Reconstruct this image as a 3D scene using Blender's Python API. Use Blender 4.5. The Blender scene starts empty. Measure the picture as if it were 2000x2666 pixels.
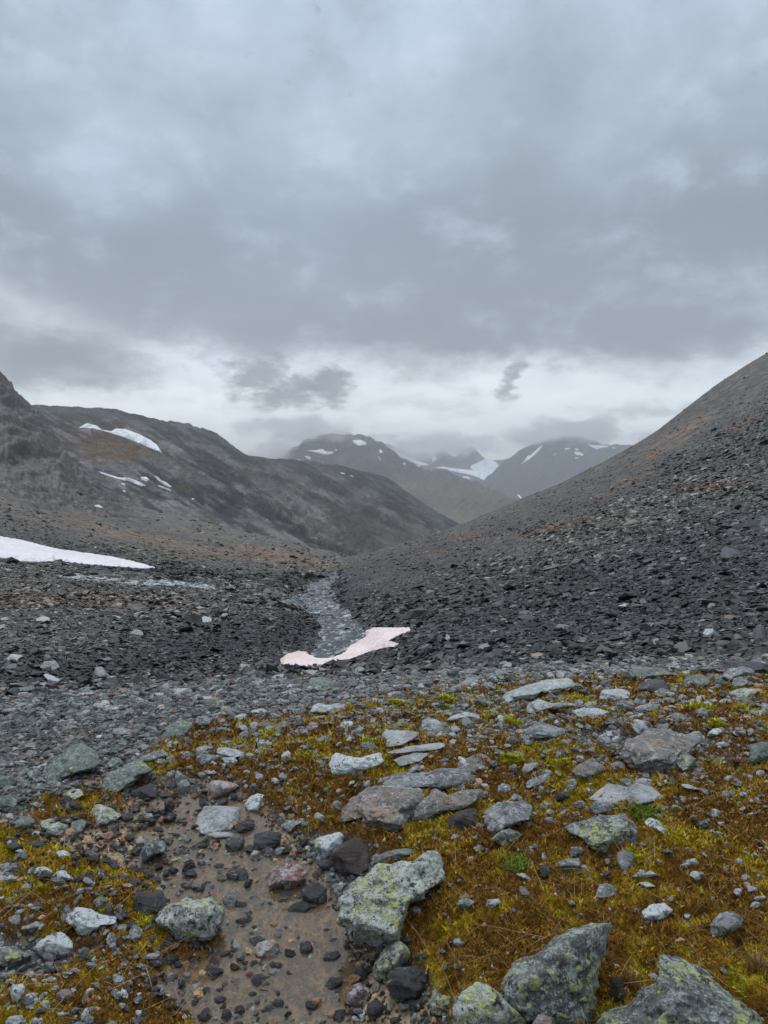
import bpy, math, random
import numpy as np
from mathutils import Vector, Matrix

random.seed(7)
rng = np.random.default_rng(7)
R = math.radians
scene = bpy.context.scene
COL = scene.collection

# ------------------------------------------------------------------ camera
F = 1848.0                     # focal length in pixels of a 2000 x 2666 frame
PITCH = R(3.5)
cam_d = bpy.data.cameras.new('camera')
cam = bpy.data.objects.new('camera', cam_d)
COL.objects.link(cam)
cam_d.sensor_fit = 'VERTICAL'
cam_d.sensor_height = 36.0
cam_d.lens = 36.0 * F / 2666.0
cam_d.clip_start = 0.05
cam_d.clip_end = 80000
cam.location = (0, 0, 0)
cam.rotation_euler = (R(90) - PITCH, 0, 0)
scene.camera = cam
CP, SP = math.cos(PITCH), math.sin(PITCH)

# ------------------------------------------------------------------ sky and sun
SUN_EL, SUN_AZ = R(66), R(-25)          # azimuth from +Y towards +X
world = bpy.data.worlds.new('World')
scene.world = world
world.use_nodes = True
wt = world.node_tree
wt.nodes.clear()


class NT:
    """small helper to chain shader nodes"""
    def __init__(self, t):
        self.t = t

    def n(self, typ, **kw):
        nd = self.t.nodes.new(typ)
        for k, v in kw.items():
            setattr(nd, k, v)
        return nd

    def link(self, a, b):
        self.t.links.new(a, b)

    def setin(self, sock, v):
        if isinstance(v, bpy.types.NodeSocket):
            self.link(v, sock)
        elif v is not None:
            if isinstance(v, (tuple, list)) and len(v) == 3 and sock.type == 'RGBA':
                v = (*v, 1)
            sock.default_value = v

    def m(self, op, a, b=None, c=None, clamp=False):
        nd = self.n('ShaderNodeMath', operation=op, use_clamp=clamp)
        self.setin(nd.inputs[0], a)
        if b is not None:
            self.setin(nd.inputs[1], b)
        if c is not None:
            self.setin(nd.inputs[2], c)
        return nd.outputs[0]

    def mix(self, f, a, b, blend='MIX'):
        nd = self.n('ShaderNodeMix', data_type='RGBA', blend_type=blend)
        nd.clamp_factor = True
        self.setin(nd.inputs[0], f)
        self.setin(nd.inputs[6], a)
        self.setin(nd.inputs[7], b)
        return nd.outputs[2]

    def noise(self, vec, scale, detail=5, rough=.55, dist=0.0, col=False):
        nd = self.n('ShaderNodeTexNoise')
        if vec is not None:
            self.link(vec, nd.inputs['Vector'])
        nd.inputs['Scale'].default_value = scale
        nd.inputs['Detail'].default_value = detail
        nd.inputs['Roughness'].default_value = rough
        nd.inputs['Distortion'].default_value = dist
        return nd.outputs['Color' if col else 'Fac']

    def vor(self, vec, scale, out='Distance', feature='F1', rnd=1.0):
        nd = self.n('ShaderNodeTexVoronoi', feature=feature)
        if vec is not None:
            self.link(vec, nd.inputs['Vector'])
        nd.inputs['Scale'].default_value = scale
        nd.inputs['Randomness'].default_value = rnd
        return nd.outputs[out]

    def ss(self, x, a, b):
        """smoothstep a..b -> 0..1"""
        nd = self.n('ShaderNodeMapRange', interpolation_type='SMOOTHSTEP')
        self.setin(nd.inputs[0], x)
        nd.inputs[1].default_value = a
        nd.inputs[2].default_value = b
        return nd.outputs[0]

    def ramp(self, f, stops, interp='LINEAR'):
        nd = self.n('ShaderNodeValToRGB')
        nd.color_ramp.interpolation = interp
        e = nd.color_ramp.elements
        while len(e) < len(stops):
            e.new(.5)
        for el, (p, c) in zip(e, stops):
            el.position = p
            el.color = (*c, 1) if len(c) == 3 else c
        self.setin(nd.inputs[0], f)
        return nd.outputs[0]

    def vmath(self, op, a, b=None, scale=None):
        nd = self.n('ShaderNodeVectorMath', operation=op)
        self.setin(nd.inputs[0], a)
        if b is not None:
            self.setin(nd.inputs[1], b)
        if scale is not None:
            self.setin(nd.inputs['Scale'], scale)
        return nd.outputs['Value' if op in ('LENGTH', 'DOT_PRODUCT') else 0]


def st(px, py):
    """pixel -> (x/y, z/y) of its ray"""
    a = (px - 1000.0) / F
    b = (1333.0 - py) / F
    yy = CP + b * SP
    return a / yy, (-SP + b * CP) / yy


def azel(px, py):
    s, t = st(px, py)
    return math.degrees(math.atan(s)), math.degrees(math.atan(t / math.sqrt(1 + s * s)))


w = NT(wt)
tc = w.n('ShaderNodeTexCoord')
sep = w.n('ShaderNodeSeparateXYZ')
w.link(tc.outputs['Generated'], sep.inputs[0])
az = w.m('MULTIPLY', w.m('ARCTAN2', sep.outputs[0], sep.outputs[1]), 57.2958)
el = w.m('MULTIPLY', w.m('ARCSINE', sep.outputs[2]), 57.2958)
elc = w.m('MAXIMUM', el, 0.0)
# clouds get flatter towards the horizon: stretch the noise there
cx = w.n('ShaderNodeCombineXYZ')
w.link(w.m('MULTIPLY', az, .02), cx.inputs[0])
w.link(w.m('MULTIPLY', w.m('POWER', w.m('ADD', elc, 2.0), .72), .11), cx.inputs[1])
cxo = cx.outputs[0]
warp = w.noise(cxo, 4.0, 5, .6, col=True)
wv = w.vmath('SUBTRACT', warp, (.5, .5, .5))
azw = w.n('ShaderNodeSeparateXYZ')
w.link(wv, azw.inputs[0])
warp2 = w.noise(cxo, 15.0, 5, .62, col=True)
azw2 = w.n('ShaderNodeSeparateXYZ')
w.link(w.vmath('SUBTRACT', warp2, (.5, .5, .5)), azw2.inputs[0])
azd = w.m('ADD', w.m('ADD', az, w.m('MULTIPLY', azw.outputs[0], 6.0)), w.m('MULTIPLY', azw2.outputs[0], 4.0))
eld = w.m('ADD', w.m('ADD', el, w.m('MULTIPLY', azw.outputs[1], 4.0)), w.m('MULTIPLY', azw2.outputs[1], 3.0))
base = w.ramp(w.m('DIVIDE', eld, 60.0, clamp=True), [
    (0.00, (.95, .98, 1.0)), (0.095, (.84, .90, .94)), (0.13, (.66, .73, .79)), (0.165, (.25, .28, .32)),
    (0.30, (.195, .23, .28)), (0.42, (.30, .36, .43)),
    (0.58, (.375, .46, .575)), (0.72, (.36, .43, .54)), (1.0, (.86, .93, 1.0))], 'EASE')

# the bright gap under the clouds lies only over the open end of the valley
gap = w.ss(w.m('ABSOLUTE', w.m('ADD', azd, -2.0)), 38.0, 75.0)
base = w.mix(w.m('MULTIPLY', gap, w.ss(eld, 14.0, 6.0)), base, (.16, .18, .21))


def blob(px, py, wpx, hpx, rot=0.0):
    a0, e0 = azel(px, py)
    sa, se = wpx / F * 57.3, hpx / F * 57.3
    dx = w.m('SUBTRACT', azd, a0)
    dy = w.m('SUBTRACT', eld, e0)
    c, s_ = math.cos(R(rot)), math.sin(R(rot))
    u = w.m('DIVIDE', w.m('ADD', w.m('MULTIPLY', dx, c), w.m('MULTIPLY', dy, s_)), sa)
    v = w.m('DIVIDE', w.m('SUBTRACT', w.m('MULTIPLY', dy, c), w.m('MULTIPLY', dx, s_)), se)
    r2 = w.m('ADD', w.m('MULTIPLY', u, u), w.m('MULTIPLY', v, v))
    return w.m('EXPONENT', w.m('MULTIPLY', r2, -1.0))


sky = base
DK = (.185, .205, .23)
DK2 = (.20, .23, .27)
LT = (.82, .89, .94)
BL = (.40, .48, .60)
for (px, py, ww, hh, rot, colr, amt) in [
        (1250, 830, 620, 130, 0, DK2, .75), (150, 930, 200, 75, 0, DK, 1.0),
        (850, 870, 260, 90, 0, DK, .45), (1800, 850, 320, 90, 8, DK2, .6),
        (520, 930, 200, 40, -10, LT, .55), (60, 800, 160, 60, -25, LT, .55),
        (1250, 985, 330, 45, 0, LT, .6), (1700, 960, 260, 35, 0, LT, .45),
        (240, 430, 180, 110, 0, BL, .6), (850, 350, 260, 300, 0, BL, .35), (1600, 250, 220, 200, 0, BL, .3),
        (1330, 430, 130, 330, -20, DK2, .5), (1800, 470, 220, 260, 0, DK2, .45),
        (380, 690, 150, 130, -20, DK2, .55), (30, 500, 120, 400, 0, DK2, .4),
        
        (1060, 960, 80, 35, 0, DK, .55),
        (1100, 1075, 500, 38, 0, LT, .6), (400, 1060, 300, 60, 0, LT, .4),
        (1750, 1055, 260, 18, 3, DK2, .45), (1080, 1055, 200, 16, 0, DK2, .3)]:
    sky = w.mix(w.m('MULTIPLY', blob(px, py, ww, hh, rot), amt), sky, colr)
# soft broken cloud texture over everything
n1 = w.noise(cxo, 6.0, 8, .6, .15)
n2 = w.noise(cxo, 2.2, 4, .5)
sky = w.mix(w.m('MULTIPLY', w.ss(n1, .48, .72), .42), sky, (.50, .58, .68))
sky = w.mix(w.m('MULTIPLY', w.ss(n1, .52, .28), .42), sky, (.195, .225, .265))
sky = w.mix(w.m('MULTIPLY', w.ss(n2, .6, .3), .22), sky, (.235, .275, .33))
n3 = w.noise(cxo, 22.0, 8, .68, .2)
for (px, py, ww, hh, rot, amt) in [(665, 975, 95, 62, 30, .85), (740, 1032, 120, 42, 15, .9), (850, 1020, 70, 42, 0, .9), (1330, 985, 30, 62, -25, .8), (140, 935, 230, 80, 0, .6)]:
    f_ = w.m('ADD', blob(px, py, ww, hh, rot), w.m('MULTIPLY', w.m('SUBTRACT', n3, .5), 1.5))
    sky = w.mix(w.m('MULTIPLY', w.ss(f_, .15, .95), amt), sky, DK)
belowh = w.ss(el, -1.0, -6.0)
sky = w.mix(belowh, sky, (.10, .10, .10))
nish = w.n('ShaderNodeTexSky', sky_type='NISHITA')
nish.sun_disc = False
nish.sun_elevation = SUN_EL
nish.sun_rotation = SUN_AZ
bg1 = w.n('ShaderNodeBackground')
w.link(nish.outputs[0], bg1.inputs[0])
bg1.inputs[1].default_value = .1
bg2 = w.n('ShaderNodeBackground')
w.link(sky, bg2.inputs[0])
bg2.inputs[1].default_value = 1.44
ms = w.n('ShaderNodeMixShader')
ms.inputs[0].default_value = .96
w.link(bg1.outputs[0], ms.inputs[1])
w.link(bg2.outputs[0], ms.inputs[2])
wo = w.n('ShaderNodeOutputWorld')
w.link(ms.outputs[0], wo.inputs[0])

sun_d = bpy.data.lights.new('sun', 'SUN')
sun_d.energy = 1.25
sun_d.angle = R(35)
sun_d.color = (1.0, .975, .95)
sun = bpy.data.objects.new('sun', sun_d)
COL.objects.link(sun)
sv = Vector((math.sin(SUN_AZ) * math.cos(SUN_EL), math.cos(SUN_AZ) * math.cos(SUN_EL), math.sin(SUN_EL)))
sun.rotation_euler = sv.to_track_quat('Z', 'Y').to_euler()
scene.view_settings.view_transform = 'Standard'
scene.view_settings.look = 'None'
scene.view_settings.exposure = 0.0
scene.view_settings.gamma = 1.0
scene.cycles.volume_bounces = 20
scene.cycles.max_bounces = 24


# ------------------------------------------------------------------ numeric helpers
_perm = np.random.default_rng(3).permutation(256).astype(np.int64)
_perm = np.concatenate([_perm, _perm])
_g = np.random.default_rng(4).normal(size=(256, 3))
_g /= np.linalg.norm(_g, axis=1)[:, None]


def pn(x, y, z=None, seed=0):
    """gradient noise, about -0.7..0.7"""
    x = np.asarray(x, float) + seed * 17.13
    y = np.asarray(y, float) + seed * 5.71
    z = np.full_like(x, seed * 3.3) if z is None else np.asarray(z, float)
    xi, yi, zi = np.floor(x).astype(np.int64), np.floor(y).astype(np.int64), np.floor(z).astype(np.int64)
    xf, yf, zf = x - xi, y - yi, z - zi
    u, v, q = [t * t * t * (t * (t * 6 - 15) + 10) for t in (xf, yf, zf)]
    out = 0
    for dx in (0, 1):
        wx = u if dx else 1 - u
        for dy in (0, 1):
            wy = v if dy else 1 - v
            for dz in (0, 1):
                wz = q if dz else 1 - q
                h = _perm[_perm[_perm[(xi + dx) & 255] + ((yi + dy) & 255)] + ((zi + dz) & 255)]
                g = _g[h]
                out = out + wx * wy * wz * (g[..., 0] * (xf - dx) + g[..., 1] * (yf - dy) + g[..., 2] * (zf - dz))
    return out


def fbm(x, y, z=None, octv=4, seed=0, gain=.5, ridged=False):
    a, s, tot = 1.0, 0, 0
    for o in range(octv):
        n = pn(x * 2 ** o, y * 2 ** o, None if z is None else z * 2 ** o, seed + o * 1.7)
        if ridged:
            n = .5 - np.abs(n) * 1.6
        s = s + a * n
        tot += a
        a *= gain
    return s / tot


def sst(x, a, b):
    t = np.clip((x - a) / (b - a), 0, 1)
    return t * t * (3 - 2 * t)


def pchip(x, y, xn):
    """monotone cubic; x (K,), y (K,)"""
    x, y = np.asarray(x, float), np.asarray(y, float)
    h = np.diff(x)
    d = np.diff(y) / h
    m = np.zeros_like(y)
    m[0], m[-1] = d[0], d[-1]
    for i in range(1, len(x) - 1):
        if d[i - 1] * d[i] > 0:
            w1, w2 = 2 * h[i] + h[i - 1], h[i] + 2 * h[i - 1]
            m[i] = (w1 + w2) / (w1 / d[i - 1] + w2 / d[i])
    xn = np.clip(xn, x[0], x[-1])
    k = np.clip(np.searchsorted(x, xn) - 1, 0, len(x) - 2)
    t = (xn - x[k]) / h[k]
    return ((2 * t**3 - 3 * t**2 + 1) * y[k] + (t**3 - 2 * t**2 + t) * h[k] * m[k]
            + (-2 * t**3 + 3 * t**2) * y[k + 1] + (t**3 - t**2) * h[k] * m[k + 1])


def to_px(s, t):
    """(x/y, z/y) -> pixel"""
    b = (t * CP + SP) / (CP - t * SP)
    a = s * (CP + b * SP)
    return 1000 + F * a, 1333 - F * b


# ------------------------------------------------------------------ terrain sheets
def zt(px, z, Y):
    """knot given by a height"""
    t = z / Y
    b = (t * CP + SP) / (CP - t * SP)
    return (px, 1333 - F * b, Y)


class Sheet:
    def __init__(self, rails, nrows, s0, s1, nc, margin=0.0, nm=0):
        inner = np.linspace(s0, s1, nc)
        if nm:
            left = s0 - margin * (np.linspace(1, 0, nm, endpoint=False)) ** 1.5
            right = s1 + margin * (np.linspace(0, 1, nm + 1)[1:]) ** 1.5
            inner = np.concatenate([left, inner, right])
        self.s = inner
        K = len(rails)
        T = np.zeros((K, len(inner)))
        LY = np.zeros((K, len(inner)))
        for k, rl in enumerate(rails):
            rl = sorted(rl)
            ss_, tt, ll = [], [], []
            for px, py, Y in rl:
                s, t = st(px, py)
                ss_.append(s); tt.append(t); ll.append(math.log(Y))
            if len(ss_) == 1:
                T[k] = tt[0]; LY[k] = ll[0]
            else:
                T[k] = pchip(ss_, tt, inner)
                LY[k] = pchip(ss_, ll, inner)
        for k in range(1, K):
            LY[k] = np.maximum(LY[k], LY[k - 1] + .02)
        Z = T * np.exp(LY)
        h = np.diff(LY, axis=0)
        d = np.diff(Z, axis=0) / h
        M = np.zeros_like(Z)
        M[0], M[-1] = d[0], d[-1]
        for i in range(1, K - 1):
            same = d[i - 1] * d[i] > 0
            w1, w2 = 2 * h[i] + h[i - 1], h[i] + 2 * h[i - 1]
            with np.errstate(divide='ignore', invalid='ignore'):
                v = (w1 + w2) / (w1 / d[i - 1] + w2 / d[i])
            M[i] = np.where(same, v, 0)
        YY, ZZ = [], []
        for k in range(K - 1):
            n = nrows[k]
            tt = np.linspace(0, 1, n, endpoint=(k == K - 2))
            for t in tt:
                YY.append(LY[k] + h[k] * t)
                ZZ.append((2 * t**3 - 3 * t**2 + 1) * Z[k] + (t**3 - 2 * t**2 + t) * h[k] * M[k]
                          + (-2 * t**3 + 3 * t**2) * Z[k + 1] + (t**3 - t**2) * h[k] * M[k + 1])
        self.LY = np.array(YY)
        self.Y = np.exp(self.LY)
        self.Z = np.array(ZZ)
        self.X = self.Y * self.s[None, :]

    def pix(self):
        return to_px(np.broadcast_to(self.s[None, :], self.Z.shape), self.Z / self.Y)

    def finish(self):
        self.T = self.Z / self.Y

    def _col(self, s):
        f = np.interp(s, self.s, np.arange(len(self.s)))
        return np.clip(np.round(f).astype(int), 0, len(self.s) - 1)

    def _hc(self, c, t, minY):
        tt = self.T[:, c]
        ok = np.nonzero((tt >= t) & (self.Y[:, c] > minY))[0]
        if len(ok) == 0:
            return None
        i = ok[0]
        if i == 0:
            return self.Y[0, c]
        a, b = tt[i - 1], tt[i]
        f = 0 if abs(b - a) < 1e-9 else min(max((t - a) / (b - a), 0), 1)
        return self.Y[i - 1, c] * (1 - f) + self.Y[i, c] * f

    def hit(self, px, py, minY=0.0):
        """first point of the sheet on a pixel's ray (None where it misses)"""
        s, t = st(px, py)
        f = float(np.interp(s, self.s, np.arange(len(self.s))))
        c0 = min(int(f), len(self.s) - 2)
        f -= c0
        y0, y1 = self._hc(c0, t, minY), self._hc(c0 + 1, t, minY)
        if y0 is None and y1 is None:
            return None
        if y0 is None or y1 is None or abs(y0 - y1) > .12 * y0:
            Y = (y0 if (f < .5 and y0 is not None) or y1 is None else y1)
        else:
            Y = y0 * (1 - f) + y1 * f
        return Vector((s * Y, Y, t * Y))

    def height(self, x, y):
        """z at world x, y (arrays)"""
        x, y = np.atleast_1d(np.asarray(x, float)), np.atleast_1d(np.asarray(y, float))
        c = np.interp(x / y, self.s, np.arange(len(self.s)))
        c0 = np.clip(np.floor(c).astype(int), 0, len(self.s) - 2)
        fc = c - c0
        ly = np.log(y)
        out = np.zeros(len(x))
        for k, ww in ((c0, 1 - fc), (c0 + 1, fc)):
            lo = np.zeros(len(x), int)
            hi = np.full(len(x), self.LY.shape[0] - 1)
            for _ in range(13):
                mid = (lo + hi) // 2
                g = self.LY[mid, k] <= ly
                lo = np.where(g, mid, lo)
                hi = np.where(g, hi, mid)
            lo = np.clip(lo, 0, self.LY.shape[0] - 2)
            a, b = self.LY[lo, k], self.LY[lo + 1, k]
            f = np.clip((ly - a) / np.maximum(b - a, 1e-9), 0, 1)
            out += ww * (self.Z[lo, k] * (1 - f) + self.Z[lo + 1, k] * f)
        return out

    def build(self, name, mat, colors=None, attrs=None):
        nr, nc = self.Z.shape
        co = np.stack([self.X, self.Y, self.Z], -1).reshape(-1, 3)
        i = np.arange(nr * nc).reshape(nr, nc)
        q = np.stack([i[:-1, :-1], i[:-1, 1:], i[1:, 1:], i[1:, :-1]], -1).reshape(-1, 4)
        return mesh_obj(name, co, q, mat, colors, attrs, smooth=True)


def mesh_obj(name, co, faces, mat, colors=None, attrs=None, smooth=False, parent=None, face_n=None):
    """faces: (N,k) int array, all of one size"""
    me = bpy.data.meshes.new(name)
    co = np.ascontiguousarray(co, dtype=np.float32)
    faces = np.ascontiguousarray(faces, dtype=np.int32)
    k = faces.shape[1]
    me.vertices.add(len(co))
    me.vertices.foreach_set('co', co.ravel())
    me.loops.add(faces.size)
    me.loops.foreach_set('vertex_index', faces.ravel())
    me.polygons.add(len(faces))
    me.polygons.foreach_set('loop_start', np.arange(0, faces.size, k, dtype=np.int32))
    me.polygons.foreach_set('loop_total', np.full(len(faces), k, dtype=np.int32))
    me.polygons.foreach_set('use_smooth', np.full(len(faces), smooth))
    if colors is not None:
        ca = me.color_attributes.new('tint', 'FLOAT_COLOR', 'POINT')
        c4 = np.ones((len(co), 4), np.float32)
        c4[:, :3] = colors.reshape(-1, 3)
        ca.data.foreach_set('color', c4.ravel())
    for an, av in (attrs or {}).items():
        a = me.attributes.new(an, 'FLOAT', 'POINT')
        a.data.foreach_set('value', np.ascontiguousarray(av, dtype=np.float32).ravel())
    me.update(calc_edges=True)
    me.materials.append(mat)
    o = bpy.data.objects.new(name, me)
    COL.objects.link(o)
    if parent:
        o.parent = parent
    return o


def tag(o, label=None, cat=None, group=None, kind=None):
    if label:
        o['label'] = label
    if cat:
        o['category'] = cat
    if group:
        o['group'] = group
    if kind:
        o['kind'] = kind
    return o


# ------------------------------------------------------------------ materials
def new_mat(name):
    m = bpy.data.materials.new(name)
    m.use_nodes = True
    m.node_tree.nodes.clear()
    n = NT(m.node_tree)
    out = n.n('ShaderNodeOutputMaterial')
    b = n.n('ShaderNodeBsdfPrincipled')
    n.link(b.outputs[0], out.inputs[0])
    return m, n, b


def bump(n, b, h, strength, dist):
    bp = n.n('ShaderNodeBump')
    n.setin(bp.inputs['Strength'], strength)
    bp.inputs['Distance'].default_value = dist
    n.setin(bp.inputs['Height'], h)
    n.link(bp.outputs[0], b.inputs['Normal'])
    return bp


def attr(n, name, out='Color'):
    a = n.n('ShaderNodeAttribute')
    a.attribute_name = name
    return a.outputs[out]


def ground_material():
    m, n, b = new_mat('stony ground')
    geo = n.n('ShaderNodeNewGeometry').outputs['Position']
    tint = attr(n, 'tint')
    moss = attr(n, 'moss', 'Fac')
    wet = attr(n, 'wet', 'Fac')
    far = attr(n, 'far', 'Fac')
    # gravel cells at three real sizes, the coarse ones show from far
    def cells(scale):
        c = n.vor(geo, scale, 'Color')
        s = n.n('ShaderNodeSeparateColor')
        n.link(c, s.inputs[0])
        d = n.vor(geo, scale, 'Distance')
        return s.outputs[0], d
    c1, d1 = cells(38.0)
    c2, d2 = cells(5.0)
    c3, d3 = cells(.42)
    fA = n.ss(far, 0.0, .35)
    fB = n.ss(far, .35, .8)
    def mixf(f, a, b_):
        nd = n.n('ShaderNodeMix', data_type='FLOAT')
        n.setin(nd.inputs[0], f); n.setin(nd.inputs[2], a); n.setin(nd.inputs[3], b_)
        return nd.outputs[0]
    cc = mixf(fB, mixf(fA, c1, c2), c3)
    dd = mixf(fB, mixf(fA, d1, d2), d3)
    g = n.m('MULTIPLY', n.m('POWER', cc, 1.8), 1.7)
    g = n.m('ADD', g, .28)
    g = n.m('MULTIPLY', g, n.m('SUBTRACT', 1.15, n.m('MULTIPLY', dd, .55)))
    g = mixf(n.m('MAXIMUM', n.m('MULTIPLY', moss, .75), n.m('MULTIPLY', wet, n.m('MULTIPLY', n.m('SUBTRACT', 1.0, fA), .55))), g, 1.0)
    nn = n.noise(geo, 1.7, 6, .65)
    g = n.m('MULTIPLY', g, n.m('ADD', .55, n.m('MULTIPLY', nn, .9)))
    fine = n.noise(geo, 60.0, 4, .7)
    g = n.m('MULTIPLY', g, n.m('ADD', .6, n.m('MULTIPLY', fine, .8)))
    colr = n.mix(1.0, tint, g, 'MULTIPLY')
    n.link(colr, b.inputs['Base Color'])
    rough = n.m('SUBTRACT', .82, n.m('MULTIPLY', wet, .58))
    n.link(rough, b.inputs['Roughness'])
    n.link(n.m('SUBTRACT', .5, n.m('MULTIPLY', moss, .42)), b.inputs['Specular IOR Level'])
    h = n.m('ADD', n.m('MULTIPLY', dd, -1.0), n.m('MULTIPLY', fine, .5))
    bump(n, b, h, .6, .03)
    return m


def mountain_material(name, scale, streak=(1, 1, 1), bumpd=4.0, contrast=1.0):
    m, n, b = new_mat(name)
    geo = n.n('ShaderNodeNewGeometry').outputs['Position']
    tint = attr(n, 'tint')
    v = n.vmath('MULTIPLY', geo, streak)
    a = n.noise(v, scale, 8, .68, .4)
    a2 = n.noise(geo, scale * 6, 6, .7)
    a3 = n.noise(geo, scale * 32, 5, .7)
    f = n.m('ADD', 1 - .55 * contrast, n.m('MULTIPLY', n.ss(a, .3, .7), .75 * contrast))
    f = n.m('MULTIPLY', f, n.m('ADD', .55, n.m('MULTIPLY', a2, .9)))
    f = n.m('MULTIPLY', f, n.m('ADD', .35, n.m('MULTIPLY', n.ss(a3, .3, .7), 1.3)))
    n.link(n.mix(1.0, tint, f, 'MULTIPLY'), b.inputs['Base Color'])
    b.inputs['Roughness'].default_value = .75
    b.inputs['Specular IOR Level'].default_value = .3
    bump(n, b, n.m('ADD', a, n.m('ADD', n.m('MULTIPLY', a2, .45), n.m('MULTIPLY', a3, .22))), 1.0, bumpd * 1.8)
    return m


def rock_material(name, c1, c2, crust=.3, lichen=.2, rust=0.0, dark=.3, wet=.2, lich_col=(.40, .44, .17),
                  crust_col=(.40, .43, .44), rust_col=(.36, .15, .07)):
    m, n, b = new_mat(name)
    tc_ = n.n('ShaderNodeTexCoord').outputs['Object']
    oi = n.n('ShaderNodeObjectInfo').outputs['Random']
    off = n.n('ShaderNodeCombineXYZ')
    n.link(n.m('MULTIPLY', oi, 37.0), off.inputs[0])
    n.link(n.m('MULTIPLY', oi, 91.0), off.inputs[1])
    v = n.vmath('ADD', tc_, off.outputs[0])
    big = n.noise(v, 7.0, 8, .7, .3)
    gr = n.noise(v, 150.0, 4, .75)
    layer = n.noise(n.vmath('MULTIPLY', v, (3, 3, 30)), 1.5, 7, .7, .2)
    col = n.mix(n.ss(big, .38, .62), c1, c2)
    # pale crust blotches
    cn = n.m('ADD', n.m('MULTIPLY', n.noise(n.vmath('ADD', v, (5, 2, 9)), 23.0, 8, .78, .2), .62), n.m('MULTIPLY', n.noise(v, 75.0, 6, .75), .38))
    th = .585 - .16 * crust
    cmask = n.ss(cn, th, th + .04)
    col = n.mix(n.m('MULTIPLY', cmask, min(1, .45 + crust * .5)), col, crust_col)
    if rust > 0:
        rn = n.noise(n.vmath('ADD', v, (8, 1, 3)), 8.0, 8, .72)
        col = n.mix(n.m('MULTIPLY', n.ss(rn, .60 - .25 * rust, .74 - .25 * rust), .6), col, rust_col)
    # dark crust and wet blotches, black flecks
    dn = n.m('ADD', n.m('MULTIPLY', n.noise(v, 26.0, 8, .78), .62), n.m('MULTIPLY', n.noise(n.vmath('ADD', v, (3, 3, 3)), 85.0, 6, .75), .38))
    col = n.mix(n.m('MULTIPLY', n.ss(dn, .525, .56), dark), col, (.02, .021, .021))
    fl_ = n.noise(n.vmath('ADD', v, (1, 9, 2)), 60.0, 4, .7)
    col = n.mix(n.m('MULTIPLY', n.ss(fl_, .62, .68), .7), col, (.02, .02, .02))
    if lichen > 0:
        # round lichen rosettes in clustered colonies
        wv_ = n.vmath('ADD', v, n.vmath('SCALE', n.vmath('SUBTRACT', n.noise(v, 60.0, 4, .7, col=True), (.5, .5, .5)), scale=.014))
        d1 = n.vor(wv_, 30.0)
        d2 = n.vor(wv_, 70.0)
        cl = n.noise(n.vmath('ADD', v, (3, 7, 4)), 6.0, 4, .6)
        t1 = n.m('MULTIPLY', n.ss(cl, .60 - .30 * lichen, .74 - .26 * lichen), .44)
        sp1 = n.ss(n.m('SUBTRACT', t1, d1), 0.0, .025)
        sp2 = n.ss(n.m('SUBTRACT', n.m('MULTIPLY', t1, .95), d2), 0.0, .08)
        lm = n.m('MAXIMUM', sp1, n.m('MULTIPLY', sp2, .85))
        lc = n.mix(n.ss(n.noise(v, 70.0, 4, .7), .4, .6), lich_col, tuple(x * .5 for x in lich_col))
        col = n.mix(n.m('MULTIPLY', lm, .85), col, lc)
    gl = n.m('ADD', .80, n.m('MULTIPLY', gr, 1.15))
    gl = n.m('MULTIPLY', gl, n.m('ADD', .72, n.m('MULTIPLY', layer, .56)))
    col = n.mix(1.0, col, gl, 'MULTIPLY')
    n.link(col, b.inputs['Base Color'])
    n.link(n.m('SUBTRACT', .82 - .3 * wet, n.m('MULTIPLY', dn, .35 * wet)), b.inputs['Roughness'])
    h = n.m('ADD', n.m('MULTIPLY', layer, .9), n.m('ADD', n.m('MULTIPLY', gr, .35), n.m('MULTIPLY', cn, .8)))
    bump(n, b, h, 1.0, .016)
    return m


def stone_material(name, rough=.5, spec=.5, grain=40.0):
    """loose stones; each stone has its own colour in the mesh"""
    m, n, b = new_mat(name)
    geo = n.n('ShaderNodeNewGeometry').outputs['Position']
    tint = attr(n, 'tint')
    g = n.noise(geo, grain, 5, .7)
    n.link(n.mix(1.0, tint, n.m('ADD', .55, n.m('MULTIPLY', g, .9)), 'MULTIPLY'), b.inputs['Base Color'])
    b.inputs['Roughness'].default_value = rough
    b.inputs['Specular IOR Level'].default_value = spec
    bump(n, b, g, .4, .02)
    return m


def snow_material(name, c1, c2, sc, rough=.65):
    m, n, b = new_mat(name)
    geo = n.n('ShaderNodeNewGeometry').outputs['Position']
    a = n.noise(geo, sc, 6, .6, .3)
    dirt = n.noise(geo, sc * 9, 8, .8)
    cup = n.vor(geo, sc * 7)
    col = n.mix(n.ss(a, .35, .68), c1, c2)
    col = n.mix(n.m('MULTIPLY', n.ss(dirt, .52, .66), .6), col, (.36, .29, .25))
    n.link(col, b.inputs['Base Color'])
    b.inputs['Roughness'].default_value = rough
    b.inputs['Subsurface Weight'].default_value = 0.0
    bump(n, b, n.m('ADD', n.m('MULTIPLY', cup, .35), n.m('ADD', a, n.m('MULTIPLY', dirt, .25))), .6, .5 / sc * .3)
    return m


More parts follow.
